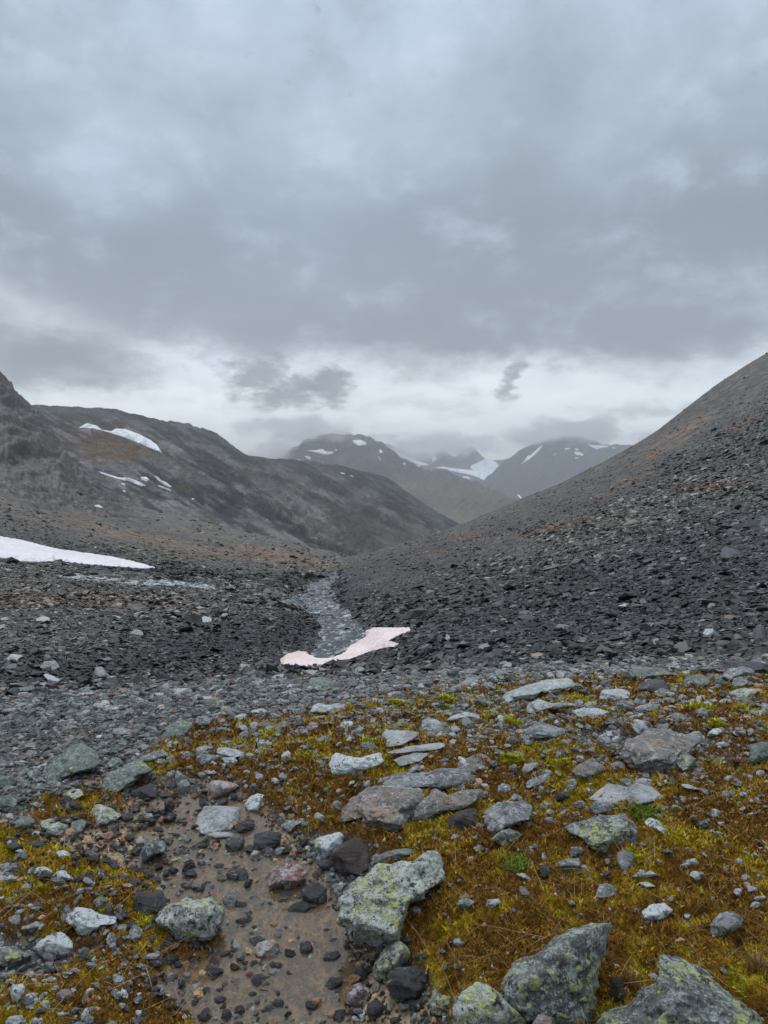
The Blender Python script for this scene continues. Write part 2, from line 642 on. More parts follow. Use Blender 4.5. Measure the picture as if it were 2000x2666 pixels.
def water_material(name, col, rough, sc, foam, bumpd, alpha=1.0, streak=(1, 1, 1), foam_col=(.62, .66, .68)):
    m, n, b = new_mat(name)
    geo = n.n('ShaderNodeNewGeometry').outputs['Position']
    v = n.vmath('MULTIPLY', geo, streak)
    a = n.noise(v, sc, 6, .65, .8)
    a2 = n.noise(v, sc * 4, 5, .7)
    c = n.mix(n.m('MULTIPLY', n.ss(n.m('ADD', n.m('MULTIPLY', a, .6), n.m('MULTIPLY', a2, .4)), .62 - .2 * foam, .72 - .2 * foam), min(1, foam * 1.6)), col, foam_col)
    n.link(c, b.inputs['Base Color'])
    b.inputs['Roughness'].default_value = rough
    b.inputs['IOR'].default_value = 1.33
    b.inputs['Alpha'].default_value = alpha
    bump(n, b, n.m('ADD', a, n.m('MULTIPLY', a2, .5)), .6, bumpd)
    return m


def tint_material(name, rough=.8, translucent=0.0):
    m, n, b = new_mat(name)
    n.link(attr(n, 'tint'), b.inputs['Base Color'])
    b.inputs['Roughness'].default_value = rough
    b.inputs['Specular IOR Level'].default_value = translucent or .25
    return m


# ------------------------------------------------------------------ near ground (one sheet)
def row(*kn):
    return list(kn)


rails = [
    [zt(p, -1.6, .5) for p in (-1500, 3500)],
    [zt(-1200, -1.60, 1.7), zt(-500, -1.58, 1.7), zt(0, -1.57, 1.7), zt(250, -1.615, 1.7), zt(800, -1.625, 1.7), zt(1050, -1.56, 1.7),
     zt(1300, -1.50, 1.7), zt(2000, -1.47, 1.7), zt(3200, -1.4, 1.7)],
    [zt(-1200, -1.58, 2.6), zt(-500, -1.56, 2.6), zt(0, -1.57, 2.6), zt(200, -1.585, 2.6), zt(400, -1.615, 2.6), zt(860, -1.625, 2.6),
     zt(1020, -1.55, 2.6), zt(1300, -1.49, 2.6), zt(2000, -1.45, 2.6), zt(3200, -1.35, 2.6)],
    [zt(-1200, -1.63, 3.5), zt(-500, -1.62, 3.5), zt(0, -1.60, 3.5), zt(250, -1.61, 3.5), zt(640, -1.62, 3.5), zt(780, -1.57, 3.5),
     zt(1000, -1.53, 3.5), zt(1300, -1.50, 3.5), zt(2000, -1.46, 3.5), zt(3200, -1.3, 3.5)],
    [zt(-1200, -2.3, 5.2), zt(-500, -2.15, 5.2), zt(0, -2.03, 5.2), zt(500, -1.95, 5.4), zt(1000, -1.93, 5.6), zt(1500, -1.83, 5.6),
     zt(2000, -1.75, 5.6), zt(3200, -1.5, 5.6)],
    [(-1200, 1960, 7.5), (-500, 1890, 7.5), (0, 1850, 8), (500, 1800, 9), (750, 1768, 11), (1000, 1762, 10.5), (1300, 1752, 9.5),
     (1600, 1736, 9.2), (2000, 1722, 9), (3200, 1650, 9)],
    [(-1200, 1900, 12), (-500, 1835, 12), (0, 1800, 13), (250, 1775, 15), (500, 1755, 18), (720, 1740, 22), (900, 1742, 19),
     (1100, 1745, 15), (1300, 1740, 12.5), (1600, 1726, 12), (2000, 1714, 11.5), (3200, 1640, 11)],
    [(-1200, 1920, 17), (-500, 1860, 17), (0, 1822, 18), (250, 1797, 21), (500, 1770, 25), (700, 1742, 29), (850, 1732, 29),
     (1000, 1728, 26), (1200, 1742, 20), (1500, 1738, 16.5), (2000, 1730, 15), (3200, 1640, 14)],
    [(-1200, 1800, 21), (-500, 1765, 21), (0, 1738, 23), (250, 1712, 27), (500, 1692, 32), (690, 1685, 34), (760, 1702, 33.5),
     (850, 1697, 33.5), (940, 1682, 34), (1000, 1660, 33), (1100, 1645, 31), (1200, 1650, 28), (1500, 1650, 23), (2000, 1640, 19), (3200, 1480, 17)],
    [(-1200, 1670, 36), (-500, 1640, 36), (0, 1612, 38), (250, 1600, 43), (500, 1592, 48), (700, 1585, 51), (770, 1590, 52), (800, 1612, 53),
     (860, 1614, 53), (915, 1608, 53), (950, 1590, 52), (1000, 1575, 50), (1200, 1560, 43), (1500, 1550, 33), (2000, 1530, 26), (3200, 1300, 22)],
    [(-1200, 1580, 56), (-500, 1558, 56), (0, 1532, 62), (300, 1527, 68), (600, 1532, 74), (740, 1540, 77), (800, 1551, 78), (850, 1552, 78),
     (885, 1547, 78), (920, 1530, 77), (960, 1518, 75), (1200, 1480, 65), (1500, 1460, 50), (2000, 1430, 35), (3200, 1150, 28)],
    [(-1200, 1520, 75), (-500, 1510, 75), (0, 1482, 85), (300, 1487, 95), (600, 1500, 105), (750, 1503, 115), (830, 1500, 125), (880, 1497, 127),
     (930, 1482, 122), (1000, 1468, 112), (1200, 1430, 96), (1500, 1380, 76), (2000, 1325, 52), (3200, 1000, 40)],
    [(-1200, 1350, 112), (-500, 1372, 115), (0, 1397, 120), (200, 1430, 125), (415, 1462, 135), (600, 1476, 150), (750, 1484, 165), (860, 1483, 178),
     (950, 1460, 165), (1000, 1449, 160), (1200, 1402, 148), (1500, 1322, 126), (2000, 1205, 90), (3200, 800, 60)],
    [(-1200, 1200, 220), (-500, 1280, 220), (0, 1332, 220), (250, 1378, 240), (500, 1420, 260), (750, 1450, 280), (880, 1463, 290), (960, 1446, 230),
     (1050, 1421, 220), (1200, 1382, 205), (1500, 1277, 190), (2000, 1075, 165), (3200, 600, 100)],
    [(-1200, 1000, 400), (-500, 1100, 410), (0, 1238, 430), (100, 1262, 430), (250, 1305, 430), (500, 1370, 400), (750, 1424, 390), (890, 1453, 360),
     (960, 1442, 280), (1200, 1371, 255), (1500, 1253, 255), (2000, 990, 250), (3200, 500, 180)],
    [(-1200, 600, 560), (-500, 760, 600), (0, 970, 620), (50, 1032, 630), (100, 1078, 640), (150, 1140, 640), (200, 1218, 620), (250, 1266, 600),
     (300, 1295, 590), (500, 1352, 570), (700, 1398, 550), (850, 1434, 520), (920, 1449, 450), (960, 1440, 330), (1000, 1427, 300),
     (1100, 1400, 300), (1200, 1366, 300), (1350, 1302, 310), (1450, 1263, 320), (1600, 1188, 330), (1700, 1130, 335), (1840, 1027, 345),
     (2000, 922, 350), (3200, 380, 380)],
]
rails.append([(p, y + 45, Y * 1.25) for p, y, Y in rails[-1]])
rails.append([(p, 1520 if p < 1500 else 1300, Y * 2.4) for p, y, Y in rails[-2]])
near = Sheet(rails, [6, 120, 150, 110, 90, 70, 60, 70, 70, 80, 70, 70, 80, 80, 80, 20, 20], -.66, .66, 760, margin=1.2, nm=70)
X, Y, Z = near.X, near.Y, near.Z
PX, PY = near.pix()


# soft region masks are laid over the land and broken up with noise
def poly_mask(px, py, poly, soft):
    """signed soft inside test of a polygon in photo coordinates"""
    P = np.array(poly, float)
    inside = np.zeros(px.shape, bool)
    dmin = np.full(px.shape, 1e9)
    n = len(P)
    for i in range(n):
        x1, y1 = P[i]
        x2, y2 = P[(i + 1) % n]
        c = (y1 > py) != (y2 > py)
        with np.errstate(divide='ignore', invalid='ignore'):
            xi = (x2 - x1) * (py - y1) / (y2 - y1 + 1e-12) + x1
        inside ^= c & (px < xi)
        dx, dy = x2 - x1, y2 - y1
        u = np.clip(((px - x1) * dx + (py - y1) * dy) / (dx * dx + dy * dy), 0, 1)
        d = np.hypot(px - x1 - u * dx, py - y1 - u * dy)
        dmin = np.minimum(dmin, d)
    sd = np.where(inside, dmin, -dmin)
    return sst(sd, -soft, soft)


def ell(px, py, cx, cy, rx, ry, rot=0):
    c, s = math.cos(R(rot)), math.sin(R(rot))
    u = ((px - cx) * c + (py - cy) * s) / rx
    v = (-(px - cx) * s + (py - cy) * c) / ry
    return np.exp(-(u * u + v * v))


MOSS_POLY = [(330, 2010), (400, 1940), (480, 1885), (650, 1860), (900, 1835), (1100, 1790), (1400, 1765), (2000, 1735), (3300, 1700), (3300, 3600),
             (1250, 3600), (1180, 2700), (1130, 2560), (1040, 2480), (920, 2430), (980, 2330), (1010, 2230), (860, 2190), (770, 2160), (700, 2100), (600, 2040), (430, 2030)]
MOSS_LEFT = [[(90, 2085), (200, 2060), (330, 2075), (300, 2140), (200, 2180), (90, 2150)],
             [(-200, 2170), (60, 2160), (220, 2240), (330, 2260), (420, 2290), (430, 2400), (330, 2480), (180, 2480), (60, 2440), (-200, 2480)],
             [(330, 2400), (470, 2390), (560, 2440), (520, 2500), (380, 2520), (300, 2480)],
             [(-200, 2560), (150, 2520), (300, 2490), (420, 2520), (330, 2570), (500, 2620), (520, 2700), (-200, 2760)],
             [(-200, 2290), (230, 2275), (300, 2300), (250, 2350), (60, 2370), (-200, 2350)]]
WET_POLY = [(-300, 2120), (60, 2140), (200, 2040), (330, 2010), (430, 2040), (600, 2060), (700, 2110), (780, 2190), (860, 2300), (900, 2420), (1020, 2490),
            (1120, 2600), (1180, 2900), (400, 2900), (330, 2600), (300, 2450), (200, 2330), (-300, 2290)]
SNOW_NEAR = [(732, 1740), (728, 1715), (748, 1702), (775, 1694), (800, 1697), (806, 1706), (835, 1716), (862, 1714), (895, 1698), (905, 1684), (930, 1670),
             (950, 1658), (948, 1642), (975, 1633), (1068, 1634), (1072, 1642), (1040, 1654), (1012, 1670), (1045, 1676), (1040, 1684), (1000, 1688), (960, 1698),
             (900, 1722), (850, 1735), (800, 1742), (760, 1744)]
SNOW_LEFT = [(-260, 1360), (-60, 1385), (0, 1396), (60, 1406), (140, 1427), (230, 1440), (300, 1450), (372, 1467), (418, 1481), (370, 1481), (290, 1475),
             (200, 1468), (145, 1458), (140, 1464), (40, 1462), (0, 1452), (-260, 1420)]
STREAM = [(848, 1492), (872, 1489), (890, 1500), (878, 1512), (862, 1525), (872, 1545), (880, 1565), (905, 1590), (925, 1612), (945, 1640), (955, 1665),
          (910, 1700), (860, 1722), (820, 1722), (806, 1706), (826, 1692), (814, 1680), (838, 1668), (824, 1652), (840, 1636), (822, 1620), (836, 1604), (800, 1600), (786, 1588), (750, 1584), (733, 1568), (760, 1556), (800, 1546),
          (800, 1525), (835, 1512), (850, 1503)]
SIDE_STREAM = [(150, 1499), (190, 1493), (260, 1503), (330, 1509), (430, 1511), (520, 1520), (570, 1531), (560, 1537), (480, 1531), (420, 1526), (350, 1524), (240, 1515), (160, 1506)]


def masks(px, py, x, y):
    """material regions at a place of the land"""
    q = 22 * fbm(x * .9 / np.maximum(y, 2) * 8, np.log(y) * 8, octv=5, seed=5)
    q2 = 22 * fbm(x * .9 / np.maximum(y, 2) * 8, np.log(y) * 8, octv=5, seed=9)
    k = np.clip((py - 1650) / 300, .35, 2.6)
    wx, wy = px + q * 2.2 * k, py + q2 * 1.4 * k
    moss = poly_mask(wx, wy, MOSS_POLY, 22)
    for P in MOSS_LEFT:
        moss = np.maximum(moss, poly_mask(wx, wy, P, 14))
    bare = fbm(x * 1.5, y * 1.5, octv=5, seed=95)
    moss *= 1 - sst(bare, .10, .22) * (.35 + .6 * (1 - sst(py, 1950, 2150)))
    moss *= sst(py, 1735, 1775)
    wet = poly_mask(wx, wy, WET_POLY, 20)
    return moss, wet


near_fg = Y < 14
moss = np.zeros_like(Z)
wet = np.zeros_like(Z)
r_last = int(np.nonzero((Y < 14).any(axis=1))[0].max()) + 1
mm, ww_ = masks(PX[:r_last], PY[:r_last], X[:r_last], Y[:r_last])
moss[:r_last], wet[:r_last] = mm, ww_
stream_m = np.zeros_like(Z)
r0 = int(np.nonzero((Y > 22).any(axis=1))[0].min())
r1 = int(np.nonzero((Y < 190).any(axis=1))[0].max())
stream_m[r0:r1] = poly_mask(PX[r0:r1], PY[r0:r1], STREAM, 6)
snow_m = np.zeros_like(Z)
snow_m[r0:r1] = np.maximum(poly_mask(PX[r0:r1], PY[r0:r1], SNOW_NEAR, 5), poly_mask(PX[r0:r1], PY[r0:r1], SNOW_LEFT, 5))

# relief: moss hummocks, gravel, terrace edges, gullies; size grows with distance
fg = 1 - sst(Y, 9, 16)
calm = np.maximum(stream_m, snow_m)
hum = fbm(X * 2.2, Y * 2.2, octv=5, seed=1)
cush = np.abs(fbm(X * 11, Y * 11, octv=3, seed=2))
dz = fg * (.06 * hum * (1 - .55 * wet) + moss * (1 - wet * .5) * (.03 + .09 * np.clip(hum, -.3, .5)
     + .045 * (.5 - 3.2 * cush)) + .010 * fbm(X * 30, Y * 30, octv=3, seed=3) * (1 - wet * .3))
dz -= fg * wet * (1 - moss) * .012
mid = sst(Y, 9, 20) * (1 - calm)
side = np.abs(X / np.maximum(Y, 1))
dz += mid * (.0035 * Y * fbm(X / Y * 55, np.log(Y) * 45, octv=4, seed=11) * (1 - sst(Y, 120, 260) * .5))
dz += mid * .30 * fbm(X * .22, Y * .16, octv=4, seed=12) * sst(Y, 14, 30)
spur = sst(Y, 240, 420) * (1 - sst(PX, 250, 420))
rg = fbm(X * .03 + Z * .02, Y * .008, Z * .05, octv=6, seed=14, gain=.6, ridged=True)
dz += spur * (rg - .3) * 30
rs = sst(Y, 120, 260) * sst(PX, 900, 1200)
dz += rs * (1.4 * fbm(X * .05, Y * .02, octv=5, seed=15) + .5 * fbm(X * .2, Y * .1, octv=4, seed=16))
lf = sst(Y, 180, 350) * (1 - sst(PX, 950, 1000)) * (1 - spur)
dz += lf * (2.5 * fbm(X * .03, Y * .015, octv=5, seed=17))
near.Z = Z + dz
near.finish()
PX, PY = near.pix()


def C(*c):
    return np.array(c)


def lay(col, mask, c):
    return col * (1 - mask[..., None]) + C(*c) * mask[..., None]


def near_colors(px, py, x, y, moss, wet, stream_m):
    lyy = np.log(y)
    nb = fbm(x / y * 9, lyy * 9, octv=5, seed=21)
    nc_ = fbm(x / y * 30, lyy * 30, octv=5, seed=22)
    base = np.broadcast_to(C(.062, .064, .062), px.shape + (3,)).copy()
    base = lay(base, sst(nc_, -.1, .35) * .6, (.10, .104, .098))
    # the left bank: greenish grey with rust, dark wet sides
    w1 = (1 - sst(px, 700, 900)) * sst(y, 19, 26)
    base = lay(base, w1 * .8, (.125, .130, .110))
    q = px + 60 * nb
    r = py + 22 * nc_ + 14 * nb
    RU = (.21, .10, .035)
    BR = (.075, .056, .034)
    base = lay(base, np.clip(1.2 * ell(q, r, 330, 1565, 380, 26, 3), 0, 1) * sst(nc_, -.25, .25) * .55, RU)
    base = lay(base, np.clip(ell(q, r, 60, 1560, 200, 40, 0), 0, 1) * .4, RU)
    # dark rubble banks
    DKS = (.022, .023, .025)
    base = lay(base, np.clip(1.3 * ell(q, r, 620, 1665, 330, 60, -6), 0, 1) * (y > 20) * .9, DKS)
    base = lay(base, np.clip(1.3 * ell(q, r, 120, 1752, 420, 34, -4), 0, 1) * sst(y, 16, 20) * .95, DKS)
    base = lay(base, np.clip(1.2 * ell(q, r, 1000, 1600, 130, 50, 25), 0, 1) * (y > 20) * .7, DKS)
    base = lay(base, np.clip(1.2 * ell(q, r, 250, 1415, 330, 28, 13), 0, 1) * (1 - sst(px, 500, 640)) * .85, DKS)
    base = lay(base, np.clip(1.2 * ell(q, r, 500, 1492, 330, 14, 4), 0, 1) * .8, DKS)
    base = lay(base, np.clip(1.2 * ell(q, r, 700, 1500, 120, 14, 14), 0, 1) * .8, DKS)
    # brown and rust heath of the left floor
    lf = (1 - sst(px, 880, 1000)) * sst(y, 110, 150)
    base = lay(base, lf * .75, (.092, .080, .055))
    base = lay(base, lf * sst(nb, .02, .2) * .6, (.115, .082, .045))
    base = lay(base, lf * sst(-nb, .02, .2) * .5, (.045, .042, .038))
    base = lay(base, lf * np.clip(1.3 * ell(q, r, 430, 1408, 340, 20, 10), 0, 1) * .9, (.15, .088, .038))
    base = lay(base, lf * np.clip(1.3 * ell(q, r, 700, 1440, 150, 12, 10), 0, 1) * .9, RU)
    base = lay(base, lf * np.clip(1.3 * ell(q, r, 520, 1450, 120, 14, 10), 0, 1) * .8, (.12, .09, .035))
    base = lay(base, lf * np.clip(ell(q, r, 80, 1330, 200, 20, 4), 0, 1) * .7, (.085, .055, .032))
    base = lay(base, lf * np.clip(1.2 * ell(q, r, 470, 1398, 200, 7, 12), 0, 1) * .8, DKS)
    base = lay(base, lf * np.clip(1.2 * ell(q, r, 200, 1300, 260, 8, 17), 0, 1) * .6, DKS)
    # spur: brown with dark crags
    spur = sst(y, 240, 420) * (1 - sst(px, 260, 420))
    base = lay(base, spur * .8, (.062, .050, .040))
    base = lay(base, spur * sst(nb, -.05, .3) * .7, (.085, .060, .032))
    base = lay(base, spur * sst(nc_, .0, .3) * .7, (.030, .029, .029))
    base = lay(base, spur * np.clip(1.3 * ell(px, py, 20, 1010, 130, 70, 40), 0, 1) * .7, (.026, .025, .025))
    # the right scree slope
    rs = sst(px, 880, 1000) * sst(y, 17, 24)
    base = lay(base, rs * .8, (.056, .060, .062))
    h = np.interp(px, [900, 1000, 1200, 1450, 1700, 2000, 3000], [1460, 1428, 1366, 1263, 1130, 922, 400])
    dsk = py - h
    base = lay(base, rs * (1 - sst(dsk + 40 * nb, 80, 300)) * .8, (.085, .068, .045))
    base = lay(base, rs * (1 - sst(dsk, 60, 260)) * sst(-nb, .02, .2) * .5, (.045, .04, .034))
    base = lay(base, rs * np.clip(1.2 * ell(q, r, 1640, 1345, 480, 50, -17), 0, 1) * .75, (.165, .175, .125))
    for (cx_, cy_, rx, ry, ro) in [(1195, 1399, 45, 9, -8), (1262, 1409, 40, 6, -10), (1446, 1374, 110, 9, -12), (1650, 1247, 55, 9, -18),
                                   (1905, 1262, 90, 8, -6), (1735, 1171, 70, 8, -28), (1922, 1111, 60, 7, -22), (1830, 1270, 60, 9, -6),
                                   (1560, 1290, 50, 5, -22), (1100, 1445, 50, 6, -12), (1780, 1120, 60, 8, -30)]:
        base = lay(base, rs * np.clip(1.6 * ell(px + 24 * nb, py + 14 * nc_, cx_, cy_, rx * 1.1, ry * 1.0, ro), 0, 1) * sst(nc_, -.4, .1), (.21, .105, .04))
    base = lay(base, rs * np.clip(1.2 * ell(q, r, 1560, 1580, 560, 110, -4), 0, 1) * .6, (.034, .036, .039))
    # sorted bands of finer and coarser debris running across the fall line
    band = fbm((px + py * 1.9) * .004, (py - px * .2) * .022, octv=4, seed=24)
    base = lay(base, rs * sst(band, .04, .28) * .55, (.028, .029, .031))
    base = lay(base, rs * sst(-band, .06, .3) * .45, (.100, .104, .090))
    # foreground
    fgm = 1 - sst(y, 14, 19)
    grav = sst(nc_, -.2, .3)
    base = lay(base, fgm * .9, (.060, .056, .050))
    base = lay(base, fgm * grav * .5, (.11, .11, .10))
    base = lay(base, fgm * (1 - sst(px, 450, 800)) * sst(py, 1790, 1850) * (1 - sst(py, 1930, 2000)) * .6, (.052, .050, .052))
    f1 = fbm(x * 3.2, y * 3.2, octv=5, seed=31)
    f2 = fbm(x * 6, y * 6, octv=4, seed=32)
    mud = np.broadcast_to(C(.34, .25, .15), px.shape + (3,)).copy()
    mud = lay(mud, sst(f1, .0, .3) * .7, (.44, .24, .08))
    mud = lay(mud, sst(f2, .08, .3) * .6, (.06, .048, .036))
    k = (wet * fgm)[..., None]
    base = base * (1 - k) + mud * k
    ms_ = moss_colors(x, y)
    k = (moss * fgm)[..., None]
    base = base * (1 - k) + ms_ * .9 * k
    base = lay(base, np.clip(stream_m, 0, 1), (.05, .052, .055))
    return base


def moss_colors(x, y):
    f1 = fbm(x * 2.3, y * 2.3, octv=5, seed=33)
    f2 = fbm(x * 9, y * 9, octv=4, seed=34)
    c = np.broadcast_to(C(.150, .074, .014), x.shape + (3,)).copy()
    c = lay(c, sst(f1 + .5 * f2, -.04, .14), (.26, .150, .014))
    c = lay(c, sst(f1 * .7 + .6 * f2, .02, .22) * .9, (.31, .22, .009))
    c = lay(c, sst(-f1 + .5 * f2, .10, .34) * .8, (.075, .028, .010))
    c = lay(c, sst(f2 - .4 * f1, .22, .4) * .6, (.28, .15, .045))
    return c


mat_ground = ground_material()
colors = near_colors(PX, PY, X, Y, moss, wet, stream_m)
# shade in the gaps between thick-lying loose stones, painted into the ground colour
gap_shade = sst(Y, 12, 17) * (1 - sst(Y, 110, 260) * .85)
colors = colors * (1 - .62 * gap_shade)[..., None]
far_a = sst(np.log(Y), math.log(8), math.log(260))
wet_a = np.clip(wet * (1 - moss) * (Y < 14) + stream_m + .35 * (Y > 14), 0, 1)
ground = near.build('ground', mat_ground, colors, {'moss': np.clip(moss, 0, 1), 'wet': wet_a, 'far': far_a})
tag(ground, 'stony mossy valley ground rising into scree slopes on both sides', kind='structure')

# ------------------------------------------------------------------ far mountains
def mountain(name, rails, rows, s0, s1, nc, colorf, dispf, mat, label):
    sh = Sheet(rails, rows, s0, s1, nc)
    sh.Z = sh.Z + dispf(sh)
    sh.finish()
    px, py = sh.pix()
    o = sh.build(name, mat, colorf(px, py, sh))
    tag(o, label, kind='structure')
    return sh


def back(sky_rail, f1=1.2, d1=40, f2=1.8, d2=250):
    return [[(p, y + d1, Y_ * f1) for p, y, Y_ in sky_rail], [(p, y + d2, Y_ * f2) for p, y, Y_ in sky_rail]]


# long dark ridge on the left
rsky = [(-700, 1010, 1450), (-100, 1040, 1500), (60, 1052, 1500), (180, 1060, 1550), (310, 1066, 1550), (400, 1088, 1560), (510, 1108, 1560), (560, 1128, 1560), (620, 1172, 1600),
        (650, 1187, 1650), (730, 1193, 1700), (850, 1205, 1850), (950, 1228, 1950), (1000, 1240, 2000), (1060, 1280, 2000), (1130, 1328, 2000),
        (1190, 1362, 2000), (1300, 1420, 2000), (1700, 1500, 2000)]
ridge_rails = [
    [(-700, 1420, 560), (0, 1400, 600), (300, 1400, 640), (600, 1460, 640), (900, 1500, 640), (1100, 1500, 900), (1700, 1560, 1000)],
    [(-700, 1270, 850), (0, 1265, 850), (300, 1285, 850), (600, 1345, 860), (800, 1390, 900), (950, 1420, 1000), (1100, 1430, 1350), (1700, 1530, 1500)],
    [(-700, 1160, 1150), (0, 1180, 1150), (300, 1180, 1150), (500, 1235, 1120), (700, 1300, 1130), (900, 1350, 1250), (1050, 1385, 1600), (1200, 1420, 1750), (1700, 1520, 1800)],
    [(-700, 1070, 1350), (0, 1100, 1380), (180, 1110, 1380), (400, 1140, 1380), (600, 1205, 1400), (750, 1238, 1480), (900, 1270, 1650), (1020, 1310, 1830), (1150, 1372, 1920), (1700, 1510, 1950)],
    rsky] + back(rsky, 1.25, 25, 2.6, 300)


def ridge_disp(sh):
    X, Y, Z = sh.X, sh.Y, sh.Z
    px, py = sh.pix()
    m = sst(Y, 800, 1000) * (1 - sst(Y, 1.0 * 1900, 2300))
    # gullies that run slantwise down to the right
    u = (px * .52 - py * .85)
    g = fbm(u * .016, (px + py) * .003, octv=5, seed=41, ridged=True, gain=.55)
    g2 = fbm(X * .006, Y * .006, octv=6, seed=42, gain=.6)
    edge = 1 - .93 * np.exp(-((py - np.interp(px, [a[0] for a in rsky], [a[1] for a in rsky])) / 30.0) ** 2)
    g = g - .32
    return m * (g * 105 * edge * sst(px, 250, 620) + g2 * 48 * edge + 22 * fbm(X * .02, Y * .02, octv=4, seed=45, gain=.6, ridged=True) - 8)


def ridge_col(px, py, sh):
    X, Y, Z = sh.X, sh.Y, sh.Z
    u = px * .52 - py * .85
    n1 = fbm(u * .03, (px + py) * .004, octv=5, seed=43)
    n2 = fbm(px * .012, py * .03, octv=5, seed=44)
    c = np.broadcast_to(C(.078, .078, .085), px.shape + (3,)).copy()
    n3 = fbm(u * .10, (px + py) * .012, octv=4, seed=46)
    c = lay(c, sst(n3, .01, .10) * .9, (.24, .23, .225))
    c = lay(c, sst(-n3, .01, .10) * .9, (.016, .016, .019))
    c = lay(c, sst(n1, .02, .14) * .7, (.20, .185, .175))
    c = lay(c, sst(-n1, .02, .14) * .9, (.020, .020, .025))
    c = lay(c, sst(n2, .03, .2) * .6, (.105, .072, .040))
    c = lay(c, np.clip(1.4 * ell(px + 40 * n1, py + 20 * n2, 285, 1165, 110, 30, 8), 0, 1) * .9, (.115, .064, .024))
    sk = py - np.interp(px, [a[0] for a in rsky], [a[1] for a in rsky])
    c = lay(c, (1 - sst(sk, 10, 60)) * .6, (.055, .060, .055))
    c = lay(c, sst(px, 750, 950) * sst(sk, 30, 120) * .6, (.11, .085, .060))
    return c


mat_ridge = mountain_material('weathered ridge rock', .012, (1.0, .5, 1.0), 6.0, 1.0)
ridge = mountain('ridge', ridge_rails, [20, 110, 150, 120, 90, 16, 10], -.95, .42, 760, ridge_col, ridge_disp, mat_ridge,
                 'long dark grey ridge with slanting gullies on the left of the valley')

# cloud-capped middle mountain with its low brown shoulder
msky = [(300, 1340, 5200), (560, 1300, 5200), (660, 1245, 5200), (720, 1195, 5200), (770, 1160, 5100), (810, 1138, 5000), (870, 1126, 5000), (930, 1130, 5000), (980, 1146, 4900), (1040, 1184, 4700),
        (1100, 1214, 4600), (1170, 1226, 4500), (1230, 1250, 4400), (1300, 1284, 4200), (1345, 1303, 4100), (1420, 1345, 4000), (1600, 1420, 4000)]
mid_rails = [
    [(300, 1480, 2600), (1000, 1480, 2600), (1600, 1520, 2600)],
    [(300, 1400, 3200), (900, 1390, 3200), (1200, 1400, 3000), (1350, 1390, 3100), (1600, 1480, 3200)],
    [(300, 1370, 3900), (800, 1310, 3900), (1000, 1310, 3750), (1150, 1325, 3500), (1250, 1340, 3500), (1345, 1355, 3500), (1600, 1460, 3600)],
    [(300, 1350, 4400), (700, 1270, 4400), (900, 1245, 4300), (1000, 1255, 4150), (1150, 1270, 3950), (1250, 1290, 3850), (1340, 1318, 3850), (1600, 1440, 3850)],
    msky] + back(msky, 1.2, 40, 1.5, 200)


def mid_disp(sh):
    px, py = sh.pix()
    g = fbm(px * .02, py * .02, octv=6, seed=51, gain=.6)
    m = sst(sh.Y, 3300, 3700) * (1 - sst(sh.Y, 5200, 5800))
    return m * (g * 70 + 30 * (fbm(px * .05 + py * .05, py * .01, octv=5, seed=52, ridged=True) - .3))


def mid_col(px, py, sh):
    n1 = fbm(px * .02, py * .04, octv=5, seed=53)
    c = np.broadcast_to(C(.060, .058, .058), px.shape + (3,)).copy()
    low = sst(py + 25 * n1, 1225, 1265) * sst(px, 950, 1050)
    c = lay(c, low * .9, (.125, .095, .060))
    c = lay(c, low * np.clip(1.3 * ell(px, py, 1170, 1350, 110, 40, 0), 0, 1) * .9, (.105, .112, .050))
    c = lay(c, low * sst(n1, .03, .16) * .6, (.16, .09, .05))
    c = lay(c, (1 - low) * sst(-n1, .02, .14) * .6, (.028, .028, .03))
    c = lay(c, sst(n1, .03, .2) * .5, (.11, .092, .07))
    return c


mat_mid = mountain_material('mountain rock and heath', .004, (1, .5, 1), 14.0, .8)
midm = mountain('mountain', mid_rails, [8, 40, 70, 80, 90, 16, 10], -.42, .34, 480, mid_col, mid_disp, mat_mid,
                'rounded grey mountain with snow patches and its top in cloud, brown shoulder below')

# the far peaks with the glacier
psky = [(300, 1290, 9500), (850, 1230, 9500), (960, 1165, 9500), (1000, 1155, 9500), (1045, 1168, 9500), (1075, 1180, 9500), (1105, 1178, 9500), (1125, 1187, 9500), (1142, 1176, 9500), (1155, 1170, 9500), (1170, 1182, 9500),
        (1185, 1190, 9500), (1205, 1176, 9500), (1226, 1163, 9500), (1245, 1176, 9500), (1262, 1194, 9500), (1275, 1200, 9500), (1300, 1198, 9500), (1400, 1190, 9500), (1700, 1190, 9500), (2600, 1150, 9500)]
peak_rails = [
    [(300, 1330, 5600), (1300, 1330, 5600), (2600, 1330, 5600)],
    [(300, 1280, 6800), (1100, 1275, 6800), (1200, 1272, 6700), (1260, 1285, 6500), (1330, 1290, 6500), (2600, 1290, 6800)],
    [(300, 1230, 8200), (1000, 1215, 8200), (1100, 1232, 8000), (1200, 1240, 7900), (1260, 1235, 7900), (1330, 1240, 8000), (2600, 1230, 8200)],
    psky] + back(psky, 1.12, 30, 1.25, 130)


def peak_disp(sh):
    px, py = sh.pix()
    m = sst(sh.Y, 6500, 7500) * (1 - sst(sh.Y, 9400, 10200) * .6)
    return m * 80 * fbm(px * .04, py * .04, octv=5, seed=61, gain=.65)


def peak_col(px, py, sh):
    n1 = fbm(px * .03, py * .05, octv=5, seed=63)
    c = np.broadcast_to(C(.055, .057, .062), px.shape + (3,)).copy()
    return lay(c, sst(n1, .0, .4) * .5, (.09, .08, .07))


mat_peak = mountain_material('far mountain rock', .003, (1, .5, 1), 20.0, .6)
peaks = mountain('far_mountains', peak_rails, [8, 40, 80, 90, 16, 8], -.42, .95, 560, peak_col, peak_disp, mat_peak,
                 'small dark pointed far peaks around a glacier at the head of the valley')

